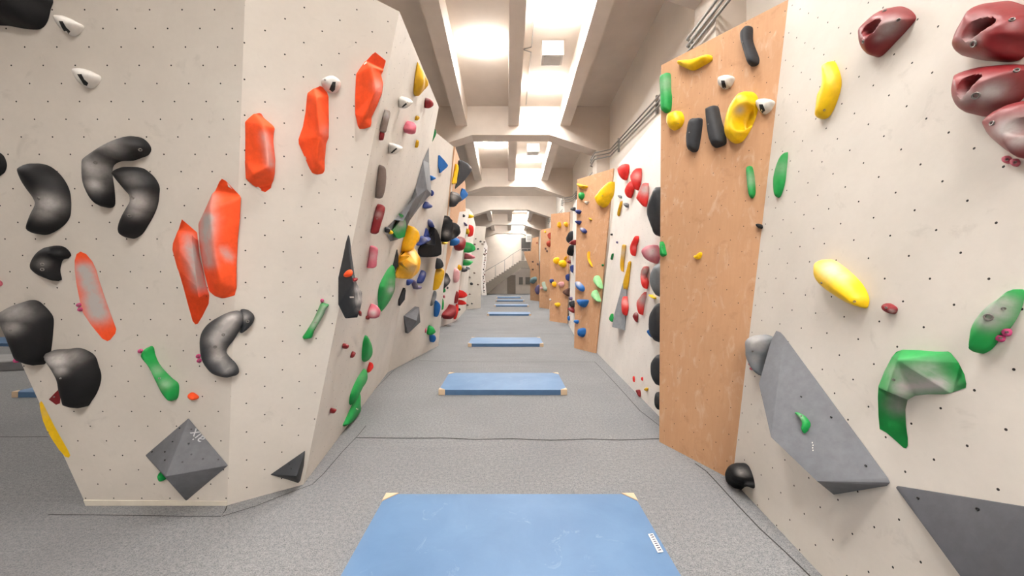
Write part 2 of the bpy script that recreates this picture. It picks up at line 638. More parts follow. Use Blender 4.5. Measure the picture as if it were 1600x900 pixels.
def hold(wall, label, color, pts, depth=0.06, facet=None, ridges=(), e=0.0, bev=0.006, chalk=(), bolts=(), tags=(),
         stickers=(), pockets=(), name='climbing_hold', group=None, rk=0.85, ni=None, nb=None, lift=0.35, cat='climbing hold',
         power=0.5, tilt=0.0, smooth=None, br=0.012, on=None, soft=None, turn=True, flush=False):
    pl = WALL[wall]
    if isinstance(pts, str):
        pts = parse(pts)
    cxm = sum(p[0] for p in pts) / len(pts)
    cym = sum(p[1] for p in pts) / len(pts)
    if on is not None:
        b0 = BVHTree.FromPolygons([v.co.copy() for v in on.data.vertices], [list(p.vertices) for p in on.data.polygons])
        loc, nn = surf(on, b0, cxm, cym)
        q0 = Vector(on.location) + loc + nn * 0.003
        t1 = nn.orthogonal()
        pl = Plane(q0, q0 + t1, q0 + nn.cross(t1))
    base_pl = None
    P0 = pl.hit(cxm, cym)
    view = (CAMP - P0).normalized()
    if turn and pl.n.dot(view) < 0.45:
        # seen nearly edge-on: the hold stands out from the wall, so its face is built on a
        # plane turned out of the wall and its foot carried straight back to the wall
        wpl = pl
        m = (wpl.n * 0.68 + view * 0.32).normalized()
        t1 = m.orthogonal()
        s = 0.0
        ring = [tuple(p) for p in smooth_loop(pts, 40)] if facet is None else pts
        for _ in range(30):
            q0 = P0 + wpl.n * s
            tp = Plane(q0, q0 + t1, q0 + m.cross(t1))
            ds = [(tp.hit(x, y) - wpl.p).dot(wpl.n) for x, y in ring]
            s += 0.008 - min(ds)
            wid = max((tp.hit(x, y) - q0).length for x, y in pts)
        pl, base_pl = tp, wpl
        depth = min(depth, wid * 0.32)
        lift = 0.0
        if facet is not None:
            k = min(1.0, wid * 0.55 / max([p[2] for p in facet] + [0.01]))
            facet = [(x, y, h * k) for x, y, h in facet]
            e = 0.0
    mat = HM[color]
    if facet is not None:
        V, H, F, loop = facet_geo(pl, pts, facet, ridges, e)
        if soft is None:
            soft = 0 if bev < 0.012 else 3 if base_pl is None else 2
        o = finish(name, pl, V, H, F, loop, mat, smooth or (60 if soft else 40 if bev else 0), bev=0 if base_pl is not None else bev,
                   cuts=3 if (chalk or soft) else 0, chalk=chalk, depth=max([p[2] for p in facet] + [0.05]), wall=base_pl, soft=soft, flush=flush)
    else:
        xs = [p[0] for p in pts]
        ys = [p[1] for p in pts]
        size = max(max(xs) - min(xs), max(ys) - min(ys))
        if nb is None:
            nb = 14 if size < 8 else 24 if size < 20 else 44 if size < 60 else 76
        if ni is None:
            ni = 16 if size < 8 else 44 if size < 20 else 120 if size < 60 else 360
        V, H, F, loop = blob_geo(pl, pts, depth, rk, nb, ni, pockets, power, lift, tilt)
        o = finish(name, pl, V, H, F, loop, mat, 1, chalk=chalk, depth=depth, wall=base_pl)
    tag(o, label, cat, group)
    if bolts or tags or stickers:
        bvh = BVHTree.FromPolygons([v.co.copy() for v in o.data.vertices], [list(p.vertices) for p in o.data.polygons])
        for b in bolts:
            if name == 'climbing_volume':
                bolt(o, bvh, b[0], b[1], b[2], M_TAG, 'bolt_hole')
            else:
                bolt(o, bvh, b[0], b[1], b[2] if len(b) > 2 else br)
        for tg in tags:
            q = patch('arrow_tag', o, bvh, parse(tg) if isinstance(tg, str) else tg, M_TAG)
            q['label'] = 'black arrow tag'
        for tg in stickers:
            q = patch('sticker', o, bvh, parse(tg) if isinstance(tg, str) else tg, M_STK)
            q['label'] = 'small white sticker'
    HOLDS.append(o)
    return o

def marker(wall, label, x, y, r, color='magenta', depth=0.02, group=None):
    pts = [(x + r * math.cos(t), y + r * math.sin(t)) for t in [2 * math.pi * k / 8 for k in range(8)]]
    return hold(wall, label, color, pts, depth, name='route_marker', cat='route marker', group=group, bolts=[(x, y, 0.005)] if r > 2.5 else ())

WALL = {}

# ------------------------------------------------------------ building shell
M_CONC = plain('painted_concrete', rgb(222, 211, 200), 0.8, 0.2, 0.05, 1.2)
M_BWALL = plain('white_plaster', rgb(238, 232, 224), 0.8, 0.2, 0.04, 0.8)
M_DARKW = plain('hall_plaster', rgb(176, 166, 156), 0.8, 0.2, 0.05, 0.8)
M_LAMP = emit('lamp_diffuser', (1.0, 0.975, 0.94, 1), LAMP)
M_LAMPN = emit('lamp_diffuser_near', (1.0, 0.975, 0.94, 1), LAMP_NEAR)
M_LAMPR = emit('lamp_diffuser_rear', (1.0, 0.975, 0.94, 1), LAMP_REAR)
M_FILLH = emit('hall_fill_glow', (1.0, 0.975, 0.94, 1), LAMP_HALL_FILL)
M_HOUSE = plain('lamp_housing', rgb(236, 234, 230), 0.5)
M_STEEL = plain('galvanised_steel', rgb(150, 148, 144), 0.4, 0.5)
M_STAIR = plain('stair_concrete', rgb(128, 120, 110), 0.8, 0.2)
M_DOOR = plain('grey_door_paint', rgb(150, 138, 126), 0.6, 0.3)
M_PANE = plain('dull_glass', rgb(128, 122, 114), 0.3, 0.5)
M_DARKO = plain('dark_panel', rgb(84, 82, 80), 0.6, 0.3)
M_SEAM = plain('seam_dark', rgb(62, 61, 60), 0.9, 0.1)  # plain dark strips where the carpet pieces meet

def carpet():
    t = NT('grey_carpet')
    co = t.coord()
    n1 = t.noise(co, 120.0, 3, 0.7)
    n2 = t.noise(co, 34.0, 4, 0.6)
    n3 = t.noise(co, 0.7, 4, 0.55)
    c = t.mix(t.ramp(n1, 0.36, 0.64), rgb(86, 87, 89), rgb(140, 141, 143))
    c = t.mix(t.math('MULTIPLY', t.ramp(n2, 0.4, 0.68), 0.45), c, rgb(154, 153, 152))
    c = t.mix(t.math('MULTIPLY', t.ramp(n3, 0.4, 0.7), 0.35), c, rgb(104, 105, 108))
    mp = t.n('ShaderNodeMapping')
    mp.inputs['Scale'].default_value = (0.6, 2.4, 1)
    mp.inputs['Rotation'].default_value = (0, 0, 0.25)
    t.l(co, mp.inputs[0])
    fold = t.noise(mp.outputs[0], 0.9, 3, 0.5, 1.2)
    h = t.math('ADD', t.math('MULTIPLY', n1, 0.12), t.math('MULTIPLY', fold, 1.6))
    t.bump(h, 0.35, 0.05)
    return t.done(c, 0.95, 0.1)

M_CARPET = carpet()

def struct(o):
    o['kind'] = 'structure'
    return o

RX = 3.44      # building wall behind the right-hand climbing walls
struct(box('floor', (-16.4, -9.2, -0.12), (3.7, 43.3, 0.0), M_CARPET))
struct(box('wall_right', (RX, -9.2, 0), (RX + 0.25, 43.3, 8.4), M_BWALL))
struct(box('wall_far', (-16.4, 43.05, 0), (3.7, 43.3, 8.4), M_CONC))
struct(box('wall_rear', (-16.4, -9.2, 0), (3.7, -8.95, 8.4), M_CONC))
struct(box('wall_left', (-16.4, -9.2, 0), (-16.15, 43.3, 8.4), M_DARKW))
struct(box('wall_hall', (-16.2, 11.7, 0), (-3.7, 11.9, 8.2), M_DARKW))

FRAMES = [-1.8, 5.3, 12.4, 19.4, 26.0, 33.3, 39.8]
FD = 0.6
for i, y0 in enumerate(FRAMES):
    prof = [(-16.15, 6.17), (-3.6, 6.17), (-3.6, 0.0), (-3.15, 0.0), (-3.15, 6.02), (-2.8, 6.17), (-1.21, 6.69), (1.44, 6.69), (3.0, 6.17),
            (3.0, 0.0), (RX, 0.0), (RX, 8.3), (-16.15, 8.3)]
    struct(prism('ceiling_frame', [(x, y0, z) for x, z in prof], (0, FD, 0), M_CONC))

BAYS = [(-8.95, -1.8)] + [(a + FD, b) for a, b in zip(FRAMES, FRAMES[1:])] + [(FRAMES[-1] + FD, 43.05)]
def slab_z(y0, y1, y):
    k = min(1.0, (y1 - y0) / 6.45)
    return 7.66 + 0.42 * k * (y1 - y) / (y1 - y0)
def beam_z(y0, y1, y):
    k = min(1.0, (y1 - y0) / 6.45)
    return 7.0 + 0.46 * k * (y1 - y) / (y1 - y0)
for i, (y0, y1) in enumerate(BAYS):
    za, zb = slab_z(y0, y1, y0), slab_z(y0, y1, y1)
    struct(prism('ceiling', [(-16.15, y0, za), (-16.15, y1, zb), (-16.15, y1, zb + 0.25), (-16.15, y0, za + 0.25)], (RX + 16.15, 0, 0), M_CONC))
    if i == 4:
        continue      # this bay's slab is smooth
    ba, bb = beam_z(y0, y1, y0), beam_z(y0, y1, y1)
    for x0, x1 in ((-1.74, -1.36), (0.03, 0.38), (1.77, 2.11), (-7.2, -6.8), (-11.2, -10.8)):
        struct(prism('ceiling_beam', [(x0, y0, ba), (x0, y1, bb), (x0, y1, zb), (x0, y0, za)], (x1 - x0, 0, 0), M_CONC))

def ceiling_light(cx, cy, zt, sx, sy, mat, label, group, tiltang=0.0):
    t = empty('ceiling_light', (cx, cy, zt))
    tag(t, label, 'lamp', group)
    bm = bmesh.new()
    box_bm(bm, (-sx / 2 + 0.02, -sy / 2 + 0.02, -0.03), (sx / 2 - 0.02, sy / 2 - 0.02, 0.0))
    bm_obj('housing', bm, M_HOUSE, t)
    bm = bmesh.new()
    box_bm(bm, (-sx / 2, -sy / 2, -0.08), (sx / 2, sy / 2, -0.03))
    bm_obj('diffuser', bm, mat, t, bevel=0.015)
    t.rotation_euler = (tiltang, 0, 0)
    return t

ORD = ['', '', 'first', 'second', 'third', 'fourth', 'fifth', 'sixth']
for i, (y0, y1) in enumerate(BAYS[:-1]):
    mat = M_LAMPR if i == 0 else M_LAMPN if i == 1 else M_LAMP
    L = y1 - y0
    ang = -math.atan2(0.42, L)
    for j, (x, f, sx, sy, wh) in enumerate(((-0.62, 0.535, 0.86, 0.5, 'in the bay beside the middle beam'), (1.12, 0.36, 1.05, 0.46, 'before the white box'),
                                            (1.12, 0.80, 1.05, 0.42, 'past the white box'))):
        if i == 4 and j == 2:
            continue
        y = y0 + L * f
        lab = None
        if i >= 2:
            lab = 'white ceiling lamp %s, %s ceiling bay' % (wh, ORD[i])
        else:
            lab = 'bright ceiling lamp over the mats behind the photographer'
        ceiling_light(x, y, slab_z(y0, y1, y) - 0.005, sx, sy, mat, lab, 'corridor ceiling lamps' if i >= 2 else 'ceiling lamps behind the photographer', ang)
    if i == 6:  # extra lamp hidden behind the last frame, added to brighten the end wall
        ceiling_light(0.2, 41.7, slab_z(40.4, 43.05, 41.7) - 0.005, 1.6, 0.5, M_LAMP, 'unseen lamp added in the last bay to brighten the end wall', 'corridor ceiling lamps', -0.06)
    if i in (1, 2, 3):
        for hx in (-9.0, -13.4):  # added out of view as fill light for the hall
            y = y0 + L * 0.5
            ceiling_light(hx, y, slab_z(y0, y1, y) - 0.005, 1.4, 0.5, M_FILLH, 'unseen fill lamp added over the side hall beyond the climbing island', 'side hall fill lamps', ang)

# white ventilation boxes hanging under the slab, one per bay
for i, (y0, y1) in enumerate(BAYS[2:4]):
    y = y0 + (y1 - y0) * 0.545
    z = slab_z(y0, y1, y)
    t = empty('ceiling_box', (1.14, y, z))
    tag(t, 'square white box hanging between two lamps, %s ceiling bay' % ORD[i + 2], 'ceiling box', 'white ceiling boxes')
    bm = bmesh.new()
    box_bm(bm, (-0.27, -0.24, -0.40), (0.27, 0.24, -0.03))
    bm_obj('casing', bm, M_HOUSE, t, bevel=0.012)
    bm = bmesh.new()
    box_bm(bm, (-0.22, -0.19, -0.412), (0.22, 0.19, -0.4))
    bm_obj('grille', bm, plain('grille_white', rgb(206, 204, 200), 0.6), t)
# conduit across the slab of the first bay
y0, y1 = BAYS[2]
o = tube('ceiling_cable', [(-0.2, 9.55, slab_z(y0, y1, 9.55) - 0.012), (0.02, 9.55, slab_z(y0, y1, 9.55) - 0.012)], 0.012, M_STEEL)
tag(o, 'thin cable running from the first lamp to the middle beam', 'cable')
o = tube('ceiling_cable', [(0.62, 7.3, slab_z(y0, y1, 7.3) - 0.012), (0.62, 9.5, slab_z(y0, y1, 9.5) - 0.012), (0.4, 9.6, slab_z(y0, y1, 9.6) - 0.012),
                           (0.62, 9.7, slab_z(y0, y1, 9.7) - 0.012), (0.62, 12.3, slab_z(y0, y1, 12.3) - 0.012)], 0.012, M_STEEL)
tag(o, 'thin cable along the ceiling beside the white box', 'cable')
# tube lamp under the second frame
t = empty('tube_lamp', (-0.55, 20.9, 7.0))
tag(t, 'small slanted tube lamp hanging under the second cross beam', 'lamp')
bm = bmesh.new()
box_bm(bm, (-0.9, -0.05, 0.0), (0.55, 0.05, 0.05))
bm_obj('housing', bm, M_STEEL, t)
bm = bmesh.new()
box_bm(bm, (-0.25, -0.045, -0.05), (0.25, 0.045, 0.0))
bm_obj('diffuser', bm, M_LAMP, t, bevel=0.01)
tube('hanger', [(-0.7, 0, 0.05), (-0.7, 0, 1.02)], 0.01, M_STEEL, t)
tube('hanger', [(0.4, 0, 0.05), (0.4, 0, 1.02)], 0.01, M_STEEL, t)

# conduits along the building wall, stepping round each pier
def conduit(dz, lab):
    pts = [(2.93, -1.0, 5.55 + dz), (2.93, 6.0, 5.55 + dz), (3.36, 6.35, 5.62 + dz)]
    for y in FRAMES[2:5]:
        pts += [(3.36, y - 0.35, 5.86 + dz), (2.93, y - 0.02, 5.86 + dz), (2.93, y + FD + 0.02, 5.83 + dz), (3.36, y + FD + 0.35, 5.83 + dz)]
    o = tube('conduit', pts, 0.022, M_STEEL)
    tag(o, lab, 'pipe', 'conduits along the building wall')
conduit(0.0, 'lower of three thin steel conduits along the white building wall')
conduit(0.11, 'middle of three thin steel conduits along the white building wall')
conduit(0.22, 'upper of three thin steel conduits along the white building wall')
for k, (y, z) in enumerate(((8.4, 5.70), (11.3, 5.82), (15.6, 5.84), (18.3, 5.84))):
    o = box('pipe_bracket', (3.384, y - 0.025, z - 0.08), (RX, y + 0.025, z + 0.34), M_STEEL)
    tag(o, 'steel bracket holding the three conduits to the wall', 'bracket', 'conduit brackets')

# ------------------------------------------------------------ far end: stair, door, windows
struct(box('door_1', (-0.08 * 0 + at_depth(792.5, 430, 43).x, 42.98, 0.0), (at_depth(805.5, 430, 43).x, 43.06, 2.2), M_DOOR))
for a, b in ((811, 817), (821, 829)):
    struct(box('window_1' if a == 811 else 'window_2', (at_depth(a, 440, 43).x, 42.98, at_depth(a, 444.5, 43).z),
               (at_depth(b, 440, 43).x, 43.06, at_depth(a, 433, 43).z), M_PANE))
struct(box('door_2', (at_depth(814.5, 380, 43).x, 42.96, at_depth(815, 392, 43).z), (at_depth(829, 380, 43).x, 43.06, at_depth(815, 372, 43).z), M_DARKO))
st = empty('staircase', (at_depth(762, 458, 41).x, 41, 0))
tag(st, 'grey concrete staircase climbing the far end wall with a thin railing', 'staircase')
SY = 41.0
def sp(x, y):
    p = at_depth(x, y, SY)
    return (p.x - st.location.x, 0.0, p.z)
top = []
n = 16
xa, ya, xb, yb = 752.0, 449.0, 815.0, 407.5
for k in range(n):
    x0 = xa + (xb - xa) * k / n
    x1 = xa + (xb - xa) * (k + 1) / n
    yy = ya + (yb - ya) * (k + 1) / n
    top += [sp(x0, yy), sp(x1, yy)]
poly = top + [sp(834, yb), sp(834, 419), sp(814, 419), sp(793, 434), sp(779, 443.5), sp(762, 459.5), sp(752, 459.5)]
prism('flight', poly, (0, 1.5, 0), M_STAIR, st)
hr = [sp(757, 424.5), sp(774, 414.5), sp(788.5, 406), sp(801.5, 396.5), sp(815, 388.5), sp(832, 388.5)]
tube('handrail', hr, 0.035, M_STEEL, st, 6)
for x, ya_, yb_ in ((774, 414.5, 433.5), (788.5, 406, 424), (801.5, 396.5, 415.5), (815, 388.5, 407), (824, 388.5, 407)):
    tube('post', [sp(x, ya_), sp(x, yb_)], 0.03, M_STEEL, st, 6)
for x in (816.3, 817.6, 819):
    tube('baluster', [sp(x, 390), sp(x, 407)], 0.03, M_DARKO, st, 6)
t = empty('unit_heater', tuple(at_depth(826, 378, 38)))
tag(t, 'white box heater hanging by the upper dark doorway at the far end', 'heater')
bm = bmesh.new()
box_bm(bm, (-0.28, -0.25, 0.0), (0.28, 0.25, 0.74))
bm_obj('casing', bm, M_HOUSE, t, bevel=0.02)
bm = bmesh.new()
for k in range(4):
    box_bm(bm, (-0.2, -0.27, 0.14 + k * 0.12), (0.2, -0.25, 0.2 + k * 0.12))
bm_obj('louvre', bm, M_STEEL, t)
for s in (-0.2, 0.2):
    tube('hanger', [(s, 0, 0.74), (s, 0, 2.5)], 0.015, M_STEEL, t, 6)

# ------------------------------------------------------------ climbing walls
Zup = Vector((0, 0, 1))
A1, A2 = Vector((-2.316, 3.04, 0)), Vector((-1.865, 2.616, 3.855))
WALL['A'] = Plane(A1, A1 + Vector((1, 0, 0)), A2)
BC = onfloor(474, 757)
WALL['B'] = Plane(A1, A2, BC)
CT = WALL['B'].hit(624, 18)
CF = Vector((-2.38, 7.3, 0))
WALL['C'] = Plane(CT, BC, CF)
DF = onfloor(685, 540)
WALL['D'] = Plane(CF, DF, onfloor(712, 232, 5.0))
DT = WALL['D'].hit(712, 232)
WALL['E'] = Plane(DT, WALL['D'].hit(686, 455), at_depth(727, 320, 13.5))
FA, FB = onfloor(684, 512), onfloor(712, 502)
WALL['F'] = Plane(FA, FB, at_depth(720, 324, 14.3))
GB = onfloor(728, 484)
WALL['G'] = Plane(FB, GB, at_depth(734, 327, 16.5))
HA, HB = onfloor(728, 483.5), onfloor(751, 481.5)
WALL['H'] = Plane(HA, HB, at_depth(737, 352.7, 21.5))
IA, IB = onfloor(752.5, 461.5), onfloor(760.5, 461.2)
WALL['I'] = Plane(IA, IB, IA + Zup)
r1a = Vector((2.09, 3.42, 0))
def r1x(y, z):
    return 1.763 + 0.0955 * y + 0.1166 * z
WALL['R1'] = Plane(Vector((r1x(3.42, 0), 3.42, 0)), Vector((r1x(0, 0), 0, 0)), Vector((r1x(2, 3), 2, 3)))
WALL['N1'] = Plane(r1a, WALL['R1'].hit(1232, -1), Vector((1.74, 4.22, 0)))
def rwall(x0, y0, x1, y1, lean=0.1166):
    d = Vector((x1 - x0, y1 - y0, 0)).normalized()
    out = Vector((d.y, -d.x, 0))
    return Plane(Vector((x0, y0, 0)), Vector((x1, y1, 0)), Vector((x0, y0, 1)) + out * lean), out * lean
RW = {}
for k, (x0, y0, x1, y1) in dict(R2=(2.035, 4.45, 2.235, 9.25), R3=(2.09, 11.0, 2.44, 14.7), R4=(2.1, 17.6, 2.52, 22.1),
                                R5=(2.22, 24.6, 2.5, 28.8), R6=(2.15, 32.2, 2.7, 42.9)).items():
    WALL[k], RW[k] = rwall(x0, y0, x1, y1, 0.1166 if k == 'R2' else 0.04)
    RW[k] = (Vector((x0, y0, 0)), Vector((x1, y1, 0)), RW[k])
N2R, N2L = onfloor(930.5, 552), onfloor(897, 543.7)
WALL['N2'] = Plane(N2R, N2L, at_depth(958.5, 263, 9.56))
N3R, N3L = onfloor(886, 505.5), onfloor(858.6, 501.5)
WALL['N3'] = Plane(N3R, N3L, at_depth(890, 331, 15.7))
N4R, N4L = onfloor(858.5, 483), onfloor(842.5, 480.6)
WALL['N4'] = Plane(N4R, N4L, at_depth(861, 356, 22.3))
N5R, N5L = onfloor(842.3, 470.6), onfloor(828.5, 469)
WALL['N5'] = Plane(N5R, N5L, N5R + Zup)

WBASE = rgb(218, 211, 202)
BBASE = rgb(198, 154, 118)
def wmat(name, w, dot, hx=0.25, hv=0.25, r=0.0056, dirt=0.55, wood=False, base=None):
    pl = WALL[w]
    ou, ov = pl.uv(pl.hit(*dot))
    return wall_mat(name, base or (BBASE if wood else WBASE), hx, hv, r, ou, ov, dirt, wood)
WM = {
    'A': wmat('beige_panel_front', 'A', (132.25, 15.25), 0.2315, 0.25),
    'B': wmat('beige_panel_side', 'B', (445, 85), 0.25, 0.25),
    'C': wmat('beige_panel_bay', 'C', (560, 330), 0.25, 0.25, 0.004),
    'D': wmat('beige_panel_far', 'D', (660, 400), 0.25, 0.25, 0.003),
    'R1': wmat('white_panel_near', 'R1', (1465.75, 41.25), 0.25, 0.25, 0.0058, 0.6),
    'R2': wmat('white_panel_bright', 'R2', (960, 400), 0.25, 0.25, 0.004, 0.22, base=rgb(232, 226, 220)),
    'N1': wmat('bare_plywood', 'N1', (1085.5, 245.75), 0.25, 0.25, 0.0046, wood=True),
    'H': wmat('grey_panel', 'H', (745, 400), 0.25, 0.25, 0.003, base=rgb(204, 198, 188)),
}
for k in ('N2', 'N3', 'N4', 'N5'):
    WM[k] = WM['N1']
WM['E'] = wmat('plywood_slanted', 'E', (708, 330), 0.25, 0.25, 0.003, wood=True, base=rgb(206, 164, 130))
for k in ('R3', 'R4', 'R5', 'R6', 'F', 'G', 'I'):
    WM[k] = WM['R2']
WM['G'] = WM['D']

def panel(name, w, pts, parent=None, thick=0.035, mat=None):
    pl = WALL[w]
    org = parent.location if parent else sum((Vector(p) for p in pts), Vector()) / len(pts)
    P = [pl.drop(Vector(p)) for p in pts]
    n = len(P)
    vs = [p - org for p in P] + [p - pl.n * thick - org for p in P]
    fs = [list(range(n)), list(range(2 * n - 1, n - 1, -1))]
    for i in range(n):
        j = (i + 1) % n
        fs.append([i, j, n + j, n + i])
    me = mesh_from(name, vs, fs)
    uvl = me.uv_layers.new(name='UVMap')
    for lp in me.loops:
        p = me.vertices[lp.vertex_index].co + Vector(org)
        uvl.data[lp.index].uv = pl.uv(p)
    o = link(name, me, mat or WM[w], parent, None if parent else org)
    return o

# island on the left: front panel, corner panel, long bay panel
isl = empty('climbing_wall', tuple(A1))
tag(isl, 'large faceted beige climbing island with orange and black holds on its front', 'climbing wall')
ATR = WALL['A'].hit(386.4, -101)
a_pts = [A1, ATR, WALL['A'].hit(-272, -101), WALL['A'].hit(135, 790)]
panel('front_panel', 'A', a_pts, isl)
panel('corner_panel', 'B', [A1, BC, CT, ATR], isl)
C2 = WALL['C'].hit(685.7, 167.5)
panel('bay_panel', 'C', [BC, CF, C2, CT], isl)
kb = [WALL['A'].hit(135, 790), A1 + Vector((0, 0, 0)), WALL['A'].hit(355.3, 782.5), WALL['A'].hit(131.5, 781)]
M_KICK = plain('pale_edge_board', rgb(226, 218, 204), 0.7, 0.3)
n_ = WALL['A'].n
prism('kick_board', [p - isl.location + n_ * 0.001 for p in kb], n_ * 0.006, M_KICK, isl)
# the island's hidden far side and top, so that it is a closed volume from the side hall
sideL = [WALL['A'].hit(135, 790), WALL['A'].hit(-272, -101)]
sideL = [q + Vector((0.02, 0.05, 0)) for q in sideL]
side = [sideL[0], sideL[1], sideL[1] + Vector((0, 8.2, 0)), sideL[0] + Vector((0, 8.6, 0))]
prism('side_panel', [p - isl.location for p in side], (0.04, 0, 0), WM['C'], isl)

w = panel('climbing_wall', 'D', [CF, DF, DT, WALL['D'].hit(655, 186)])
tag(w, 'beige overhanging climbing wall with blue, yellow and big black holds past the long grey volume', 'climbing wall')
w = panel('climbing_wall', 'E', [WALL['E'].hit(685.5, 462), WALL['E'].hit(711, 229), WALL['E'].hit(718, 249), WALL['E'].hit(727.5, 288),
                                 WALL['E'].hit(727.5, 330), WALL['E'].hit(718, 331), WALL['E'].hit(705, 396)])
tag(w, 'slanted plywood climbing wall tapering to a point at the bottom, dark volume on top', 'climbing wall')
w = panel('climbing_wall', 'F', [FA, FB, WALL['F'].hit(720.5, 416), WALL['F'].hit(728.5, 357), WALL['F'].hit(734.3, 327), WALL['F'].hit(719.5, 323.5),
                                 WALL['F'].hit(704, 394), WALL['F'].hit(686, 455)])
tag(w, 'bright white climbing wall with red and pink holds behind the slanted plywood', 'climbing wall')
w = panel('climbing_wall', 'G', [FB, GB, WALL['G'].hit(734, 416), WALL['G'].hit(743, 352), WALL['G'].hit(738.5, 333), WALL['G'].hit(733, 327)])
tag(w, 'shaded narrow climbing wall between the bright white one and the grey one', 'climbing wall')
w = panel('climbing_wall', 'H', [HA, HB, WALL['H'].hit(752.5, 416), WALL['H'].hit(759.5, 354), WALL['H'].hit(736.7, 352.7)])
tag(w, 'grey climbing wall facing the corridor with small scattered dark holds', 'climbing wall')
w = panel('climbing_wall', 'I', [IA, IB, WALL['I'].hit(757.5, 430), WALL['I'].hit(762, 385), WALL['I'].hit(757, 372), WALL['I'].hit(749, 372)])
tag(w, 'narrow white climbing wall speckled with tiny holds beside the far stairs', 'climbing wall')

# right side: white walls alternating with plywood ones
def r1p(y, z):
    return Vector((r1x(y, z), y, z))
N1T = WALL['R1'].hit(1232, -1)
w = panel('climbing_wall', 'R1', [r1p(3.42, 0), N1T, r1p(-3, 4.46), r1p(-3, 0)])
tag(w, 'white climbing wall with maroon jugs and two large grey volumes', 'climbing wall')
for k, lab in (('R2', 'overexposed white climbing wall with red and pink holds between two plywood walls'),
               ('R3', 'narrow strip of white climbing wall with dark holds past the second plywood wall'),
               ('R4', 'white climbing wall hidden behind the third plywood wall'),
               ('R5', 'thin strip of white climbing wall beside the fourth plywood wall'),
               ('R6', 'white climbing wall behind the farthest plywood wall')):
    a, b, ln = RW[k]
    zt = 4.72
    w = panel('climbing_wall', k, [a, b, b + (ln + Zup) * zt, a + (ln + Zup) * zt])
    tag(w, lab, 'climbing wall')
N1L = Vector((1.74, 4.22, 0))
w = panel('plywood_wall', 'N1', [r1a, N1T, WALL['N1'].hit(1033, 102), N1L])
tag(w, 'tall bare plywood climbing wall with a yellow ring hold near its top', 'climbing wall', 'plywood walls')
w = panel('plywood_wall', 'N2', [N2R, WALL['N2'].hit(958.5, 263), WALL['N2'].hit(902, 280.5), N2L])
tag(w, 'second bare plywood climbing wall with blue and mint holds', 'climbing wall', 'plywood walls')
w = panel('plywood_wall', 'N3', [N3R, WALL['N3'].hit(890.3, 331), WALL['N3'].hit(861, 334.5), N3L])
tag(w, 'third bare plywood climbing wall with two bright yellow balls', 'climbing wall', 'plywood walls')
w = panel('plywood_wall', 'N4', [N4R, WALL['N4'].hit(861.5, 356), WALL['N4'].hit(845, 359), N4L])
tag(w, 'fourth plywood climbing wall, narrow, with two rust holds on its upper edge', 'climbing wall', 'plywood walls')
w = panel('plywood_wall', 'N5', [N5R, WALL['N5'].hit(841, 370), WALL['N5'].hit(832, 372), WALL['N5'].hit(829.5, 392.5), WALL['N5'].hit(818, 393),
                                 WALL['N5'].hit(821, 403), WALL['N5'].hit(828.5, 421), N5L])
tag(w, 'farthest plywood climbing wall with a notched upper outline by the stairs', 'climbing wall', 'plywood walls')

# ------------------------------------------------------------ seams of the carpet
def ribbon(name, px, wdt, parent=None):
    P = [onfloor(x, y, 0.0) for x, y in px]
    vs, fs = [], []
    for i, p in enumerate(P):
        d = (P[min(i + 1, len(P) - 1)] - P[max(i - 1, 0)]).normalized()
        s = Vector((-d.y, d.x, 0)) * wdt / 2
        vs += [p + s + Vector((0, 0, 0.002)), p - s + Vector((0, 0, 0.002))]
    for i in range(len(P) - 1):
        fs.append([2 * i, 2 * i + 1, 2 * i + 3, 2 * i + 2])
    return link(name, mesh_from(name, vs, fs), M_SEAM, parent)
FLOOR = bpy.data.objects['floor']
ribbon('seam', parse('557,684 640,685 690,684.5 740,686.8 800,685.8 860,688 920,686.2 970,687.6 1030,685.8'), 0.02, FLOOR)
ribbon('seam', parse('-40,683 40,683 76,682.5'), 0.012, FLOOR)
ribbon('seam', parse('655,563.5 700,565 800,565.5 900,565.5 929,565.5'), 0.014, FLOOR)
ribbon('seam', parse('684,519 760,520 840,521.5 895,522'), 0.016, FLOOR)
ribbon('seam', parse('75,804 200,805.5 290,807 345,807 352,798 354.5,791'), 0.008, FLOOR)
ribbon('seam', parse('347,807 400,791 450,771 488,757 505,741 535,706 560,680 572,665'), 0.008, FLOOR)
ribbon('seam', parse('548,646 590,604 617,577 650,560 672,549 685,541'), 0.008, FLOOR)
ribbon('seam', parse('929,565 952,589 975,614 1000,642 1030,665'), 0.010, FLOOR)
ribbon('seam', parse('1086,724 1104,737 1120,754 1150,787 1187,826 1225,861 1262,897 1300,935'), 0.012, FLOOR)

# ------------------------------------------------------------ gym mats
def mat_material():
    t = NT('blue_vinyl')
    co = t.coord()
    n1 = t.noise(co, 2.2, 5, 0.6, 0.4)
    n2 = t.noise(co, 140.0, 2, 0.5)
    c = t.mix(t.ramp(n1, 0.32, 0.7), rgb(80, 111, 146), rgb(92, 123, 158))
    n3 = t.noise(co, 5.0, 6, 0.7, 1.0)
    c = t.mix(t.math('MULTIPLY', t.ramp(n3, 0.62, 0.8), 0.35), c, rgb(170, 186, 204))
    t.bump(t.math('ADD', t.math('MULTIPLY', n2, 0.3), t.math('MULTIPLY', n1, 0.3)), 0.1, 0.006)
    return t.done(c, 0.55, 0.35)
M_MAT = mat_material()
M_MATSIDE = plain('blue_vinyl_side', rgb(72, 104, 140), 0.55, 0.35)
M_CORN = plain('leather_corner', rgb(206, 180, 150), 0.6, 0.3)
M_CORN2 = plain('leather_corner_dark', rgb(150, 122, 96), 0.6, 0.3)
MW, MD, MH = 2.05, 1.05, 0.085
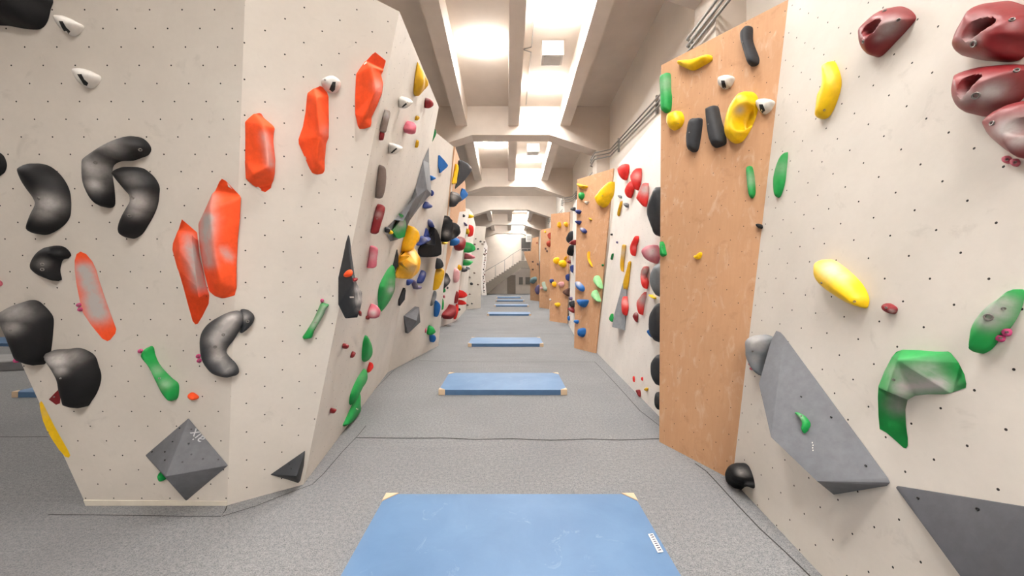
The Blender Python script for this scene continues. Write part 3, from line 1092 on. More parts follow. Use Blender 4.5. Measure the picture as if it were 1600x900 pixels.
def make_mat(loc, label, rz=0.0, scale=1.0, group='blue mats along the corridor'):
    t = empty('gym_mat', loc)
    tag(t, label, 'gym mat', group)
    bm = bmesh.new()
    nx, ny = 14, 8
    g = [[None] * (ny + 1) for _ in range(nx + 1)]
    top, bot = {}, {}
    for i in range(nx + 1):
        for j in range(ny + 1):
            x, y = -MW / 2 + MW * i / nx, -MD / 2 + MD * j / ny
            e = min(i, nx - i, j, ny - j)
            z = MH + (0.006 if e > 1 else 0.003 if e == 1 else 0)
            top[i, j] = bm.verts.new((x, y, z))
            bot[i, j] = bm.verts.new((x, y, 0.001))
    for i in range(nx):
        for j in range(ny):
            bm.faces.new((top[i, j], top[i + 1, j], top[i + 1, j + 1], top[i, j + 1]))
            bm.faces.new((bot[i, j], bot[i, j + 1], bot[i + 1, j + 1], bot[i + 1, j]))
    for i in range(nx):
        bm.faces.new((top[i, 0], bot[i, 0], bot[i + 1, 0], top[i + 1, 0]))
        bm.faces.new((top[i, ny], top[i + 1, ny], bot[i + 1, ny], bot[i, ny]))
    for j in range(ny):
        bm.faces.new((top[0, j], top[0, j + 1], bot[0, j + 1], bot[0, j]))
        bm.faces.new((top[nx, j], bot[nx, j], bot[nx, j + 1], top[nx, j + 1]))
    es = [e for e in bm.edges if len(e.link_faces) == 2 and e.calc_face_angle(0) > 0.6]
    bmesh.ops.bevel(bm, geom=es, offset=0.012, segments=2, affect='EDGES', profile=0.5, clamp_overlap=True)
    q = bm_obj('cover', bm, M_MAT, t, smooth=True)
    q.data.set_sharp_from_angle(angle=math.radians(25))
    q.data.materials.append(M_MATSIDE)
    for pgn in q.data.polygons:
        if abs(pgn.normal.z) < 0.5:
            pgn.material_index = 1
    for sx in (-1, 1):
        for sy in (-1, 1):
            bm = bmesh.new()
            x, y, o, c = sx * MW / 2, sy * MD / 2, 0.005, 0.10
            lo = [bm.verts.new(p) for p in ((x + sx * o, y + sy * o, 0.001), (x - sx * c, y + sy * o, 0.001), (x + sx * o, y - sy * c, 0.001))]
            hi = [bm.verts.new((v.co.x, v.co.y, MH + 0.009)) for v in lo]
            bm.faces.new(lo)
            bm.faces.new(hi)
            for a in range(3):
                b = (a + 1) % 3
                bm.faces.new((lo[a], lo[b], hi[b], hi[a]))
            q = bm_obj('corner_patch', bm, M_CORN, t, bevel=0.004)
            q['label'] = 'beige leather corner'
    t.rotation_euler = (0, 0, rz)
    t.scale = (scale, scale, 1)
    return t
m1 = make_mat((0.02, 2.53, 0), 'blue gym mat with a white name tag, at the very front of the corridor')
m2 = make_mat((-0.075, 6.42, 0), 'blue gym mat second along the corridor floor')
make_mat((-0.05, 10.55, 0), 'blue gym mat third along the corridor floor')
make_mat((0.08, 18.75, 0), 'blue gym mat fourth along the corridor floor', scale=1.06)
make_mat((0.26, 24.5, 0), 'blue gym mat fifth along the corridor floor', scale=1.1)
make_mat((0.2, 29.7, 0), 'blue gym mat sixth along the corridor floor', scale=1.12)
make_mat((0.14, 34.3, 0), 'blue gym mat last of the row, before the far stairs', scale=1.14)
make_mat((-6.75, 6.3, 0), 'blue gym mat in the side hall, its corner by the yellow hold', 0.0, 1.0, 'blue mats in the side hall')
make_mat((-14.2, 10.7, 0), 'blue gym mat against the back wall of the side hall', -0.12, 1.1, 'blue mats in the side hall')
# name tag on the nearest mat
def mp(x, y, z=MH + 0.0085):
    p = onfloor(x, y, z)
    return p - m1.location
tagq = parse('1012.5,834.5 1020,833 1036.5,862 1028,863.5')
o = link('name_tag', mesh_from('name_tag', [mp(x, y) for x, y in tagq] + [mp(x, y, MH + 0.0075) for x, y in tagq],
                               [[0, 1, 2, 3], [7, 6, 5, 4], [0, 1, 5, 4], [1, 2, 6, 5], [2, 3, 7, 6], [3, 0, 4, 7]]), M_STK, m1)
o['label'] = 'white name tag'
for k, f in enumerate((0.08, 0.19, 0.31, 0.42, 0.53, 0.64, 0.76, 0.88)):
    a = np.array(tagq[0]) * (1 - f) + np.array(tagq[3]) * f
    b = np.array(tagq[1]) * (1 - f) + np.array(tagq[2]) * f
    d = (np.array(tagq[3]) - np.array(tagq[0])) * 0.028
    q = [a + (b - a) * 0.28 - d, a + (b - a) * 0.86 - d, a + (b - a) * 0.86 + d, a + (b - a) * 0.28 + d]
    pq = link('printed_letter', mesh_from('printed_letter', [mp(x, y, MH + 0.0092) for x, y in q], [[0, 1, 2, 3]]), M_INK, o)
# low foam block in the side hall
t = empty('foam_block', (-10.6, 7.75, 0))
tag(t, 'low grey foam block standing in the side hall', 'foam block')
bm = bmesh.new()
box_bm(bm, (-1.5, -0.45, 0.0), (1.5, 0.45, 0.16))
bm_obj('body', bm, plain('grey_foam_cover', rgb(112, 112, 114), 0.8), t, bevel=0.02)
bm = bmesh.new()
box_bm(bm, (-1.49, -0.44, 0.16), (1.49, 0.44, 0.2))
bm_obj('lid', bm, plain('grey_foam_top', rgb(140, 140, 140), 0.8), t, bevel=0.015)
t.rotation_euler = (0, 0, 0.22)

# ------------------------------------------------------------ holds on the island's front panel
def Z(x0, y0, k, s):
    return parse(s, x0, y0, k)

hold('A', 'huge smooth black sloper at the top corner above the white arrow holds', 'black',
     '0,-44 30,-40 66,-12 64,8 58,29 46,39 22,38 0,34 -40,28 -60,-6 -30,-40', 0.16)
hold('A', 'small white hold with black arrow tag beside the huge black sloper', 'white', '88,28 92,24 102,25 113,31 125,38 122,46 115,52 107,54 98,48 91,38', 0.075,
     tags=['92.5,33 98.5,33.5 104,43 110,48.5 107,53 102,51 97,43'], rk=0.9)
hold('A', 'small white hold with black arrow tag above the bent black hold', 'white', '116,109 121,106 132,107 143,112 152,118 150,127 143,134 136,136.5 127,133 119,121', 0.075,
     tags=['121,116 128,116 132,124 138,129.5 136,134 131,132 126,124'], rk=0.9)
hold('A', 'black kidney shaped hold above the small black comma hold', 'black',
     Z(0, 200, 4, '128,262 140,235 180,216 225,218 280,238 340,290 385,360 403,430 403,530 380,585 330,630 270,662 225,668 195,655 184,630 190,585 215,520 240,470 230,450 185,390 150,330'),
     0.12, chalk=[(75, 318, 16, .75), (68, 332, 14, .5)], bolts=[(60, 310)], rk=0.95)
hold('A', 'black bent hold shaped like an upturned V, grey chalk along its bend', 'black',
     Z(0, 200, 4, '540,205 548,185 600,145 680,95 760,60 830,46 880,70 910,110 910,140 890,165 850,180 800,197 730,200 690,215 670,240 668,290 680,380 685,450 680,485 655,498 625,490 590,450 555,380 540,310'),
     0.12, chalk=[(150, 262, 20, .75), (175, 232, 18, .5), (148, 288, 12, .7)], bolts=[(149, 254), (219, 234)], rk=0.95)
hold('A', 'black boomerang hold tucked under the bent black hold', 'black',
     Z(0, 200, 4, '710,285 725,258 760,240 810,237 860,245 900,270 940,310 965,360 965,410 955,480 930,545 890,615 860,660 825,685 795,692 765,675 752,640 755,600 775,545 805,490 825,455 825,435 790,395 740,335'),
     0.12, chalk=[(214, 316, 15, .9), (212, 330, 12, .6), (205, 282, 12, .3)], bolts=[(207, 309), (202, 337)], rk=0.95)
hold('A', 'small black comma shaped hold over the upper chalked orange shard', 'black',
     '51,410 55,400 62,391 72,385 85,384 95,387 102,394 104,400 100,404 92,406 89,412 87,422 88,430 89.5,438 84,440 75,437 62,431 52,421', 0.09,
     chalk=[(66, 412, 8, .35)], bolts=[(66, 413), (66, 421)], rk=0.95)
hold('A', 'sliver of a round black hold at the edge beside the kidney shaped hold', 'black', '-14,238 -2,241 4,254 3,264 -2,271 -14,274', 0.07)
hold('A', 'long orange shard with a broad chalk band, two pink knobs at its edge', 'orange',
     '117,407 120,397 126,393 135,397 145,409 151,422 155,437 165,467 175,495 182,514 180.5,521 172.5,531 168,533 160,529 142,507 130,489 125,470 120,445 117,422', 0.11,
     facet=[(128, 412, .08), (146, 470, .11), (166, 508, .09)], ridges=[(1000, 1001), (1001, 1002)], bev=0.02,
     chalk=[(132, 422, 156, 488, 13, 1.1), (146, 470, 154, 492, 16, 1.0)])
hold('A', 'narrow orange shard leaning against the biggest orange volume', 'orange',
     '283.7,340.5 295,350 308,362 312.5,400 317.5,422 322,440 328,464 327.5,475 317.5,495 310,507 305,508 300,502 292.5,475 285,447 277,420 269,390 270,380 277.5,360', 0.12,
     facet=[(300, 368, .10), (281, 392, .05), (309, 468, .12)], ridges=[(1000, 1002), (1000, 1001), (1001, 1002)], bev=0.014,
     chalk=[(299, 388, 314, 445, 11, 1.05), (294, 372, 300, 392, 9, .6)])
hold('A', 'biggest orange volume at the panel edge, white sticker near its tip', 'orange',
     '346,275 355,280 379,307 377.5,340 374,375 372,420 372,450 370,464 349,468 336,464 326,456 317,420 311,385 309,350 320,327 332,300 340,282', 0.16,
     facet=[(328, 326, .15), (374, 312, .07), (344, 442, .13), (332, 380, .15)], ridges=[(1000, 1001), (1000, 1003), (1003, 1002)], bev=0.016,
     chalk=[(324, 340, 320, 372, 12, 1.0), (322, 372, 326, 410, 10, .8), (350, 392, 358, 402, 7, .7), (332, 308, 326, 330, 9, .5)], stickers=['357,287.5 359.5,286.5 366.5,293 363.5,296'])
hold('A', 'chalk greyed black hook hold curling at the panel edge', 'charcoal',
     Z(0, 420, 4, '1255,420 1280,360 1330,315 1400,280 1460,268 1498,282 1505,310 1495,345 1475,390 1440,450 1400,500 1390,530 1410,560 1450,600 1470,640 1465,670 1430,684 1390,680 1340,660 1300,620 1270,570 1255,500'),
     0.12, chalk=[(362, 500, 338, 530, 11, 1.1), (338, 528, 342, 556, 9, .95), (342, 556, 356, 576, 7, .5)], bolts=[(349, 523), (336, 542)], rk=0.95)
hold('B', 'small dark grey cap hold around the panel edge, touching the chalky hook', 'charcoal', '375.5,489 377,484 388,485.5 397,494 396,504 388,514 379,520.5 375,520 378,505', 0.06, chalk=[(381, 496, 6, .8)], bolts=[(387, 502)])
marker('A', 'upper pink knob beside the long chalked orange shard', 123, 476.5, 3.2)
marker('A', 'lower pink knob beside the long chalked orange shard', 125, 483.5, 3.2)
marker('A', 'lone pink knob at the tip of the green sickle', 219, 548.5, 3.4)
marker('A', 'upper pink knob beside the chalky hook hold', 309.5, 556.5, 3.3)
marker('A', 'lower pink knob beside the chalky hook hold', 311, 563.5, 3.3)
hold('A', 'slim green sickle hold above the grey pyramid volume', 'green',
     Z(0, 420, 4, '890,530 905,500 930,487 945,500 955,545 980,600 1020,650 1060,690 1100,725 1103,780 1095,815 1080,828 1060,820 1020,770 980,690 940,610 900,560'), 0.07,
     chalk=[(246, 578, 9, .35), (258, 600, 9, .4)], bolts=[(249, 591, .008)])
hold('A', 'tiny orange red chip above the grey pyramid volume', 'orange', '295,615 301,614.5 309,621 305,625 299,624 295,620', 0.04)
hold('A', 'large black sloper hanging over the lower slanted edge of the island', 'black',
     '-3,490 5,483 18,476 35,470.5 48,472 58,480 67,490 72,500 71.5,520 69,545 66,560 60,570 55,573 42,570 30,563 22,545 14,525 6,508', 0.14,
     chalk=[(20, 488, 18, .55), (16, 512, 12, .6)], rk=0.95, bolts=[(17, 516, .007)])
hold('A', 'large black sloper with chalk rubbed shoulder above the dark red wedge', 'black',
     '70,552 78,549 95,548 112,546.5 125,550 138,559 144,575 148,590 146,605 140,620 132,632 127,639 115,638 104,633 101,622 96,605 94,592 88,580 78,565', 0.14,
     chalk=[(90, 563, 15, .95), (93, 578, 9, .8), (112, 556, 14, .45)], rk=0.95, bolts=[(95, 591, .007)])
hold('A', 'dark red wedge beside the chalk rubbed black sloper', 'maroon', '93,607 95,620 94,630 88,632.5 82,628 76.5,624 84,616', 0.05, facet=[(89, 622, .05)], bev=0.005, bolts=[(85, 620, .006)])
hold('A', 'long thin yellow fin on the slanted lower edge of the island', 'yellow',
     Z(0, 620, 4, '248,40 258,25 270,40 300,100 340,180 390,270 425,330 440,365 432,380 410,375 370,330 330,270 295,210 270,150 255,90'), 0.06, facet=[(68, 640, .03), (82, 672, .07), (100, 702, .04)], ridges=[(1000, 1001), (1001, 1002)], bev=0.008, soft=2, chalk=[(72, 644, 7, .3)], bolts=[(75, 675, .006)])
p = hold('A', 'dark grey pyramid volume with pale lettering, low on the front panel', 'grey', '295,652.5 357.5,727 291.5,783 227,711', 0.2,
         facet=[(259, 744.5, .22)], ridges=[(1000, 0), (1000, 1), (1000, 2), (1000, 3)], bev=0.006, name='climbing_volume', cat='climbing volume',
         bolts=[(281, 669, .006), (299, 671, .006), (270, 690, .006), (258, 706, .006), (238, 706, .006), (295, 693, .006), (299, 710, .006),
                (317, 717, .006), (341, 718, .006), (285, 722, .006), (258, 719, .006)])
# pale lettering on the pyramid
fc = bpy.data.curves.new('lettering', 'FONT')
fc.body = 'aix'
fc.align_x = 'CENTER'
fc.align_y = 'CENTER'
fc.extrude = 0.0008
fo = bpy.data.objects.new('lettering_curve', fc)
COL.objects.link(fo)
bpy.context.view_layer.update()
fm = bpy.data.meshes.new_from_object(fo)
bpy.data.objects.remove(fo)
bvh = BVHTree.FromPolygons([v.co.copy() for v in p.data.vertices], [list(q.vertices) for q in p.data.polygons])
c0, nn = surf(p, bvh, 307.5, 681.5)
ca, _ = surf(p, bvh, 317.5, 691.5)
cb, _ = surf(p, bvh, 298.5, 672.5)
xd = (cb - ca).normalized()
yd = nn.cross(xd).normalized()
fm.materials.append(M_PRINT)
lt = link('lettering', fm, None, p)
S = (cb - ca).length / 1.35
lt.matrix_local = Matrix.Translation(c0 + nn * 0.002) @ Matrix((xd * S, yd * S, nn)).transposed().to_4x4()
lt['label'] = 'pale printed lettering'
hold('A', 'tiny green hold peeping out beside the lower edge of the pyramid volume', 'green', '249.5,738 255,742 257,747 257,750.5 252.5,749 250,744', 0.05)
marker('A', 'pink knob on the slanted edge under the big black sloper', 25.5, 563, 4.2, 'magenta')
hold('A', 'bit of a pink hold at the very edge of the island', 'pink', '-6,438 -1,439 2,443 0,447 -6,448', 0.03)

# ------------------------------------------------------------ corner panel
hold('B', 'lowest and widest of the three orange volumes on the corner panel', 'orange',
     '381.5,190 387.5,184 396,176.5 405,174 410,176 417.5,187.5 427.5,196 430.5,201 429,208 428,222 431,250 430,272 427.5,285 426,295 415,303 407.5,300 397.5,292.5 383,280 381.5,250 382,215', 0.15,
     facet=[(412, 196, .13), (420, 260, .14), (396, 272, .11)], ridges=[(1000, 1001), (1001, 1002)], bev=0.018, chalk=[(414, 212, 423, 256, 7, .65)],
     stickers=['401,292 403,291.5 408.5,296 406.5,298'])
hold('B', 'middle orange volume, partly under the white arrow hold', 'orange',
     '479,150 480,145 490,137.5 499,133 504,134 512.5,144 514,150 514,162 514.5,190 514,215 510,225 508,250 508,267.5 505,272.5 495,273.5 487.5,271 482.5,262.5 475,245 466,225 465.5,217.5 472.5,197.5 477,172.5', 0.15,
     facet=[(494, 152, .12), (500, 212, .15), (494, 252, .10)], ridges=[(1000, 1001), (1001, 1002)], bev=0.018, chalk=[(508, 205, 8, .35)],
     stickers=['475,243 476.5,242 479.5,249 478,250'])
hold('B', 'highest orange volume, close to the crease of the corner panel', 'orange',
     '586,79.5 604,94 604,97.5 600,110 596,117.5 599,130 597.5,145 590,165 581,184 581,192.5 579.5,199 570,202 561,203 559,199 554,177.5 554,150 555,125 555.5,116 561,107.5 570,95 580,84', 0.15,
     facet=[(580, 104, .13), (586, 142, .15), (567, 186, .10)], ridges=[(1000, 1001), (1001, 1002)], bev=0.018, chalk=[(590, 135, 9, .35)],
     stickers=['567,99 571.5,94.5 572.5,96 568.5,100.5'])
hold('B', 'white hold with black arrow tag at the tip of the middle orange volume', 'white', '502,126 506,121 513,118 521,118 530,124 533,130 531,138 525,144 518,145 512,141 505,134', 0.07,
     tags=['519.5,128 524.5,128 523,140 519.5,143.5 514.5,139.5'], bolts=[(508, 125, .006)])
hold('B', 'pale chalked green rail hold set at a slant under the pink knob', 'green', '501.5,475 504,473.5 513.5,476 514.5,477 510,483 506,492 498,506 491,518 487,528 473,529 480,517 490,500 497,485', 0.06,
     chalk=[(506, 482, 490, 508, 7, .6)], bolts=[(493, 504, .008)])
marker('B', 'pink knob at the top of the slanted green rail', 503.5, 470, 3.0, 'magenta')
spike = hold('B', 'tall dark grey spike volume straddling the crease, orange chip on its face', 'charcoal',
     '544.4,364 546.8,372 550,400 554,429 557,441 566,457 566,470 564,480 561.5,490 559,497 539,498 528,476 528,434 534.5,405 540,378', 0.16,
     facet=[(549.5, 432, .14), (552.5, 440, .16), (556, 480, .10)], ridges=[(1000, 0), (1000, 1001), (1001, 1002), (1000, 12)], bev=0.006,
     chalk=[(563, 468, 9, .8), (560, 452, 7, .8), (559, 484, 5, .4)], stickers=['546.5,463 553,463 553.5,465 547,465.2'], name='climbing_volume', cat='climbing volume')
hold('B', 'orange chip screwed on the tall dark spike volume', 'orange', '537.5,430 541,424 546,421 549,423 549.5,428 546,432 538.5,433', 0.03, on=spike)
hold('B', 'tiny maroon knob at the shoulder of the tall spike volume', 'maroon', '552.5,435 555,434 556,438 554,440.5 552,439', 0.025, on=spike)
hold('B', 'tiny maroon knob at the foot of the tall spike volume', 'maroon', '561,488 563.5,486 565,488 564,492 561.5,493.5', 0.025, on=spike)
hold('B', 'dark grey triangular volume low beside the carpet on the corner panel', 'charcoal', '421.5,741.5 477,703 475,727 469.5,751 466,755 451,750', 0.16,
     facet=[(463.5, 744, .15)], ridges=[(1000, 0), (1000, 1), (1000, 4)], bev=0.005, name='climbing_volume', cat='climbing volume', bolts=[(452, 725, .006), (455, 732, .006)])

# ------------------------------------------------------------ bay panel
hold('C', 'olive yellow wedge at the top edge of the bay panel', 'ochre', '653.8,96.5 658,104 664,114 670,126 670.5,133 663,142 655,151 652,151.5 648,147 647,140 648,125 651,108', 0.12,
     facet=[(655, 128, .12), (662, 130, .08)], bev=0.012)
hold('C', 'upper of two white arrow holds on the bay panel', 'white', '624,154 632,151 638,155 638.5,159 633,165 627,169 624,165', 0.08, tags=['636.5,159 638,161 629.5,168 628,166'], lift=0.4)
hold('C', 'lower of two white arrow holds on the bay panel', 'white', '608,225 614,224 622.5,227 621,232 614,238 609,240', 0.08, tags=['619,231 620.5,232.5 612.5,239.5 611,238'], lift=0.4)
hold('C', 'small crimson knob near the outer edge of the bay panel', 'darkred', '665,154 668,153 672,157 671.5,165 665,169 664,162', 0.08, chalk=[(667, 154, 3, .6)])
hold('C', 'pink ball hold between the two white arrow holds', 'pink', '632,198 638,191 643,190 643,200 641,209 634,207 631,202', 0.11, rk=1.0)
hold('C', 'tiny yellow sliver above the pink ball hold', 'ochre', '649,188 650,183 653,181 654,182 652,187', 0.03)
hold('C', 'tiny yellow sliver beneath the pink ball hold', 'ochre', '649,230 650.5,221 652.5,219 652,226 650,231', 0.03)
hold('C', 'pale sliver hold with a dark red lower tip on the bay panel', 'taupe', '604.5,172 605,175 601,192 597.5,206 594.5,206 595,200 600,182', 0.05, chalk=[(603, 178, 7, .8)])
hold('C', 'dark red tip hold under the pale sliver', 'darkred', '594.5,206 597.5,205 598.3,209 596,219 594,219.5 593.5,215', 0.05)
hold('C', 'long narrow taupe pinch in the upper bay panel', 'taupe', '594,257.5 597,261 598,277 596,295 592.5,307 590,310 589,305 590,285 592,262', 0.06)
hold('C', 'crimson pinch with chalk flecks in the middle of the bay panel', 'darkred', '594,319 597,322.5 595,335 591,347.5 586,364 581,364.5 580,360 584,342.5 589,325', 0.06, chalk=[(591, 335, 6, .45)], bolts=[(589, 342, .006)])
hold('C', 'dusty pink pinch under the crimson pinch', 'pink', '578.5,386 582,384 585,385.5 585.5,393 584,402 583.5,413 582,417 578.5,419 576,419 576.5,410 578,400', 0.06, chalk=[(582, 400, 8, .45)])
hold('C', 'chalked pink egg beside the big green leaf', 'pink', '582,475 586,477.5 588.5,482 588,488 585,496 580,497.5 575.5,496 575,488 577.5,482', 0.09, chalk=[(583, 489, 6, .9)])
hold('C', 'dark red crumb at the foot of the chalked pink egg', 'maroon', '572.5,494 574.5,494 574.5,498.5 573,499 572,497', 0.04)
hold('C', 'big green leaf with chalk spot behind the yellow scoop', 'green', '615.5,414 617.5,422 617,435 616,453 613,461 605,477 594.5,489.5 593.5,480 593,465 594.5,450 598,440 603,430 609,420', 0.07, turn=False,
     chalk=[(611.5, 453, 6, .9), (611, 440, 5, .4)])
hold('C', 'thin dark spike volume over the top of the big green leaf', 'charcoal', '620.8,390 622.5,400 622,416 616,425 615,412 618,400', 0.1, facet=[(619.5, 410, .09)], bev=0.004, name='climbing_volume', cat='climbing volume')
hold('C', 'uppermost of three green feathers near the carpet', 'green', '573,524 576,527 580,537 580.5,547 578,557 574.5,564 571.5,566 568.5,564 567.5,560 568,548 570,533', 0.06, turn=False)
hold('C', 'middle green feather, overlapping the one below', 'green', '571,576 573,580 573,588 569,600 568,603 563,610 558,620 552,632 549.5,633.5 548,631 549,620 552,610 559,594 565,584', 0.06, turn=False, chalk=[(567, 590, 6, .2)])
hold('C', 'lowest green feather, its point almost at the carpet', 'green', '557.5,621.5 560,616 562.5,613 562.5,625 563,635 561,644 555,654 548,662 540,667 538,665 542,656 549,640', 0.06, turn=False, stickers=['556,637.5 559.5,639 559,640.3 556,639'])
hold('C', 'small bright red chip between the upper green feathers', 'red', '578,565.5 580,568 580,574 576,580 573.7,582.5 574,578 576,571', 0.05)
hold('C', 'maroon crumb, upper of two under the tall spike volume', 'maroon', '535.5,541 537,537 541,537 542,540 538.5,545', 0.04)
hold('C', 'maroon crumb, lower of two under the tall spike volume', 'maroon', '548.5,559 549,553 552,549 553,551 551,556', 0.04)
hold('C', 'maroon forked crumb alone above the triangular grey volume', 'maroon', '516.5,643 517,638.5 520,637.5 523,638.5 522,640.5 520.5,643 518.5,646', 0.04)
fold_px = parse('670,230 670.5,255 672,275 673,293 674,303 665,312 656,323 647,335 640,345 635,357 632,368 620,375 609.5,377.5 607,373 601,361 601.5,358 620,339 628,331 640,318 649,293 661,250')
fold_e = []
for _x, _y in fold_px:
    _c, _d = WALL['C'].hit(_x, _y), WALL['D'].hit(_x, _y)
    fold_e.append(max(0.0, (_d - WALL['C'].p).dot(WALL['C'].n) + 0.02) if _d.y < _c.y else 0.004)
fold = hold('C', 'long folded grey volume running down the crease beside the yellow scoop', 'grey',
     fold_px, 0.25, e=fold_e, flush=True,
     facet=[(651, 305, .10), (667, 295, .16), (630, 345, .12)], ridges=[(19, 1000), (1000, 1001), (1001, 4), (1000, 1002), (1002, 12)], bev=0.006, turn=False, name='climbing_volume', cat='climbing volume')
hold('C', 'green block with chalk white upper face on the folded grey volume', 'green', '629,335 632,340 635,352 634.5,359 632,370 624,373 620,371.5 613,360 617,356 625,345', 0.12,
     facet=[(626, 359, .12)], e=0.01, bev=0.008, on=fold, chalk=[(627, 349, 8, .95), (621, 357, 6, .6)])
hold('C', 'small yellow knob at the end of the folded grey volume', 'yellow', '608.5,360 611,360 612.5,363 610.5,366 608.5,364', 0.03, on=fold)
hold('C', 'dark round knob at the lowest end of the folded grey volume', 'charcoal', '602,356 606,355 608,358 606.5,363 603,363 601.5,360', 0.03, on=fold)

# ------------------------------------------------------------ overhanging wall past the bay
hold('D', 'blue triangular hold high on the overhanging wall', 'blue', '685,243 687,242.5 694,250 700,258 699,261 688,270.5 687,265 685,260', 0.2, facet=[(689, 258, .16)], bev=0.01)
hold('D', 'small blue wedge behind the upper grey spike', 'blue', '672,274 680.5,278 674.5,282 672,281', 0.1)
hold('D', 'navy round hold at the fold of the long grey volume', 'navy', '674,297 677,300 676.5,304.5 674,306', 0.1)
hold('D', 'navy slab hold under the fold of the long grey volume', 'navy', '666,315 670,318 673.5,321 672,324.5 666,326 662,325 660.5,322', 0.14, chalk=[(671, 318, 3, .5)])
hold('D', 'dark green blade at the top edge where the bay panel ends', 'darkgreen', '676.5,200.5 679,206 678.5,211 674,220 670.5,224.5 672.5,214', 0.1)
hold('D', 'thin red sliver at the tip of the long grey volume', 'red', '669.5,225.5 671.2,230 670.7,237 669.3,233', 0.06)
hold('D', 'slate blue hold above the big black volume', 'navy', '668.5,345 670,343 673,344 677.5,354 676,355.5 672,355 669,350', 0.12, chalk=[(671, 346, 4, .4)])
hold('D', 'blue blade between the amber horn and the big black volume', 'navy', '666,356.5 668,361 669.5,368 669,371 664,371 662,369 664,363', 0.13)
hold('D', 'knobbly purple blue hold against the big black volume', 'navy', '657,371 661,369 664,372 669,370 670,373 666,378 656,383 651,383.5 651.5,380 655.5,377', 0.14, chalk=[(664, 374, 4, .5)])
hold('D', 'big glossy black volume with a pale lower rim', 'black', '679.5,354.5 683,359 687,367 690,377 690.8,390 690,398 685,401 670,402.5 660,402 654.5,397 653,390 660,382 666,380 674,367', 0.3,
     facet=[(681, 384, .34), (668, 391, .28)], ridges=[(1000, 1001), (1000, 0)], bev=0.03, chalk=[(668, 377, 4, .6)])
hold('C', 'amber horn above the yellow scoop', 'amber', '639.5,353 643,354 645.5,358 647,367 644,378 640,382 633,392 629,393 627.5,388 630,377 635,363', 0.16)
hold('C', 'large yellow scoop hold with a chalky bowl', 'amber', '644,380 649,389 655,399 658,406 658,410 656,422 652,429 643,436.5 635,436 619,435 617,430 621.5,420 622,410 624,400 634,390', 0.34,
     facet=[(628, 411, .22), (640, 424, .34), (653, 415, .25), (641, 400, .22)], ridges=[(1000, 1001), (1001, 1002), (1000, 1003), (1003, 1002)], bev=0.02, chalk=[(644, 419, 9, .5)])
hold('D', 'dark navy hold peeking out under the yellow scoop', 'navy', '636,437.5 644,437 643.5,441 636.5,446', 0.1)
hold('D', 'blue oval hold beside the yellow scoop', 'navy', '660,423 663.5,425 663,432 659,441 655,443 651.5,441 653,435', 0.14, chalk=[(661, 428, 3, .5)])
hold('D', 'purple crescent under the blue oval hold', 'purple', '644,437 647,439 650,445 656,447 655,451 649,452 647,449 644,444', 0.12, chalk=[(651, 447, 4, .5)])
hold('C', 'small grey diamond volume under the yellow scoop', 'charcoal', '633,450 634,454 632.5,468 625,478 624,474 623,468 629,457', 0.16, facet=[(628, 466, .13)], bev=0.004, name='climbing_volume', cat='climbing volume')
hold('D', 'grey pyramid volume low on the overhanging wall, dark underside', 'grey', '631,493.5 655,480 656.7,503.5 637.8,521', 0.25, facet=[(651, 501, .2)], ridges=[(1000, 0), (1000, 1), (1000, 2), (1000, 3)], bev=0.005,
     name='climbing_volume', cat='climbing volume')
hold('D', 'bright green ball low above a blue one', 'green', '671.5,508.5 675,510 679,517 677,521 672,523.5 668,522 667.5,517 669,510', 0.16)
hold('D', 'blue pointed hold under the bright green ball', 'blue', '672,522 677.5,523 679.5,528 676,535 672.5,531 671.5,525', 0.14)
hold('D', 'tiny pale red chip beside the bright green ball', 'pink', '664.2,516 665.8,512.5 666,516 664.8,520', 0.05)
hold('D', 'pale grey sliver hold at the edge of the overhanging wall', 'silver', '679,454 680,462 677,471 673,478 674,469', 0.08, chalk=[(676, 468, 5, .5)])
hold('D', 'upright blue wedge at the edge of the overhanging wall', 'blue', '680,469 685,474 685.5,482 681,495 679.5,488 679,475', 0.14)

# ------------------------------------------------------------ slanted plywood
hold('E', 'bright yellow block under the dark top volume', 'yellow', '714,256 716.5,258 717,265 715,275 714,287 707.5,288.5 706,285 709,275', 0.22, facet=[(712, 280, .2)], bev=0.015)
hold('E', 'big dark volume jutting over the top of the slanted plywood', 'charcoal', '717.5,251 721,250 733,256 737,261 738.5,264.5 733,274 725,284 712,295.5 711,294 715,280 717,265', 0.45,
     facet=[(730, 264, .4)], bev=0.02, chalk=[(736, 260, 3, .7)], name='climbing_volume', cat='climbing volume', e=0.04)
hold('E', 'chalk topped dark hold under the yellow block', 'charcoal', '704,302 710,300 714,309 713,314 708,318 703.5,323.5 703,315', 0.2, chalk=[(709, 307, 6, .95)])
hold('E', 'bright blue wedge at the outer edge of the slanted plywood', 'blue', '723,294.5 726,295 732,304 730,308 719,316 718,312 720,300', 0.25, facet=[(724, 304, .22)], bev=0.012)
hold('E', 'tall black shield hold with a chalky flank', 'black', '697,337 699,345 700,355 698,370 695,377 690.5,378 689,374 690,360 693,348', 0.25, chalk=[(697.5, 365, 5, .6), (697, 342, 2.5, .6)])
hold('E', 'smaller black shield hold beside the tall one', 'black', '706.5,347 710,356 710,364 706,370 699,374.5 701,368 702,357', 0.24, chalk=[(705, 357, 3, .5), (706, 368, 4, .4)])
hold('E', 'grey round hold above the blue one on the plywood edge', 'silver', '711,351 714,352 714.5,356 713,360 711,357', 0.12)
hold('E', 'blue round hold under the smaller black shield', 'blue', '704.5,373 709,370 711,374 709.5,381 704.5,384 703.5,380', 0.2)
hold('E', 'small yellow wedge under the tall black shield', 'yellow', '690,378.5 695,376.5 695.5,379 692,382', 0.1)
hold('E', 'dark grey wedge volume at the lower narrow part of the plywood', 'charcoal', '684,403 687.5,413 686,418 681,420 681,410', 0.2, name='climbing_volume', cat='climbing volume')
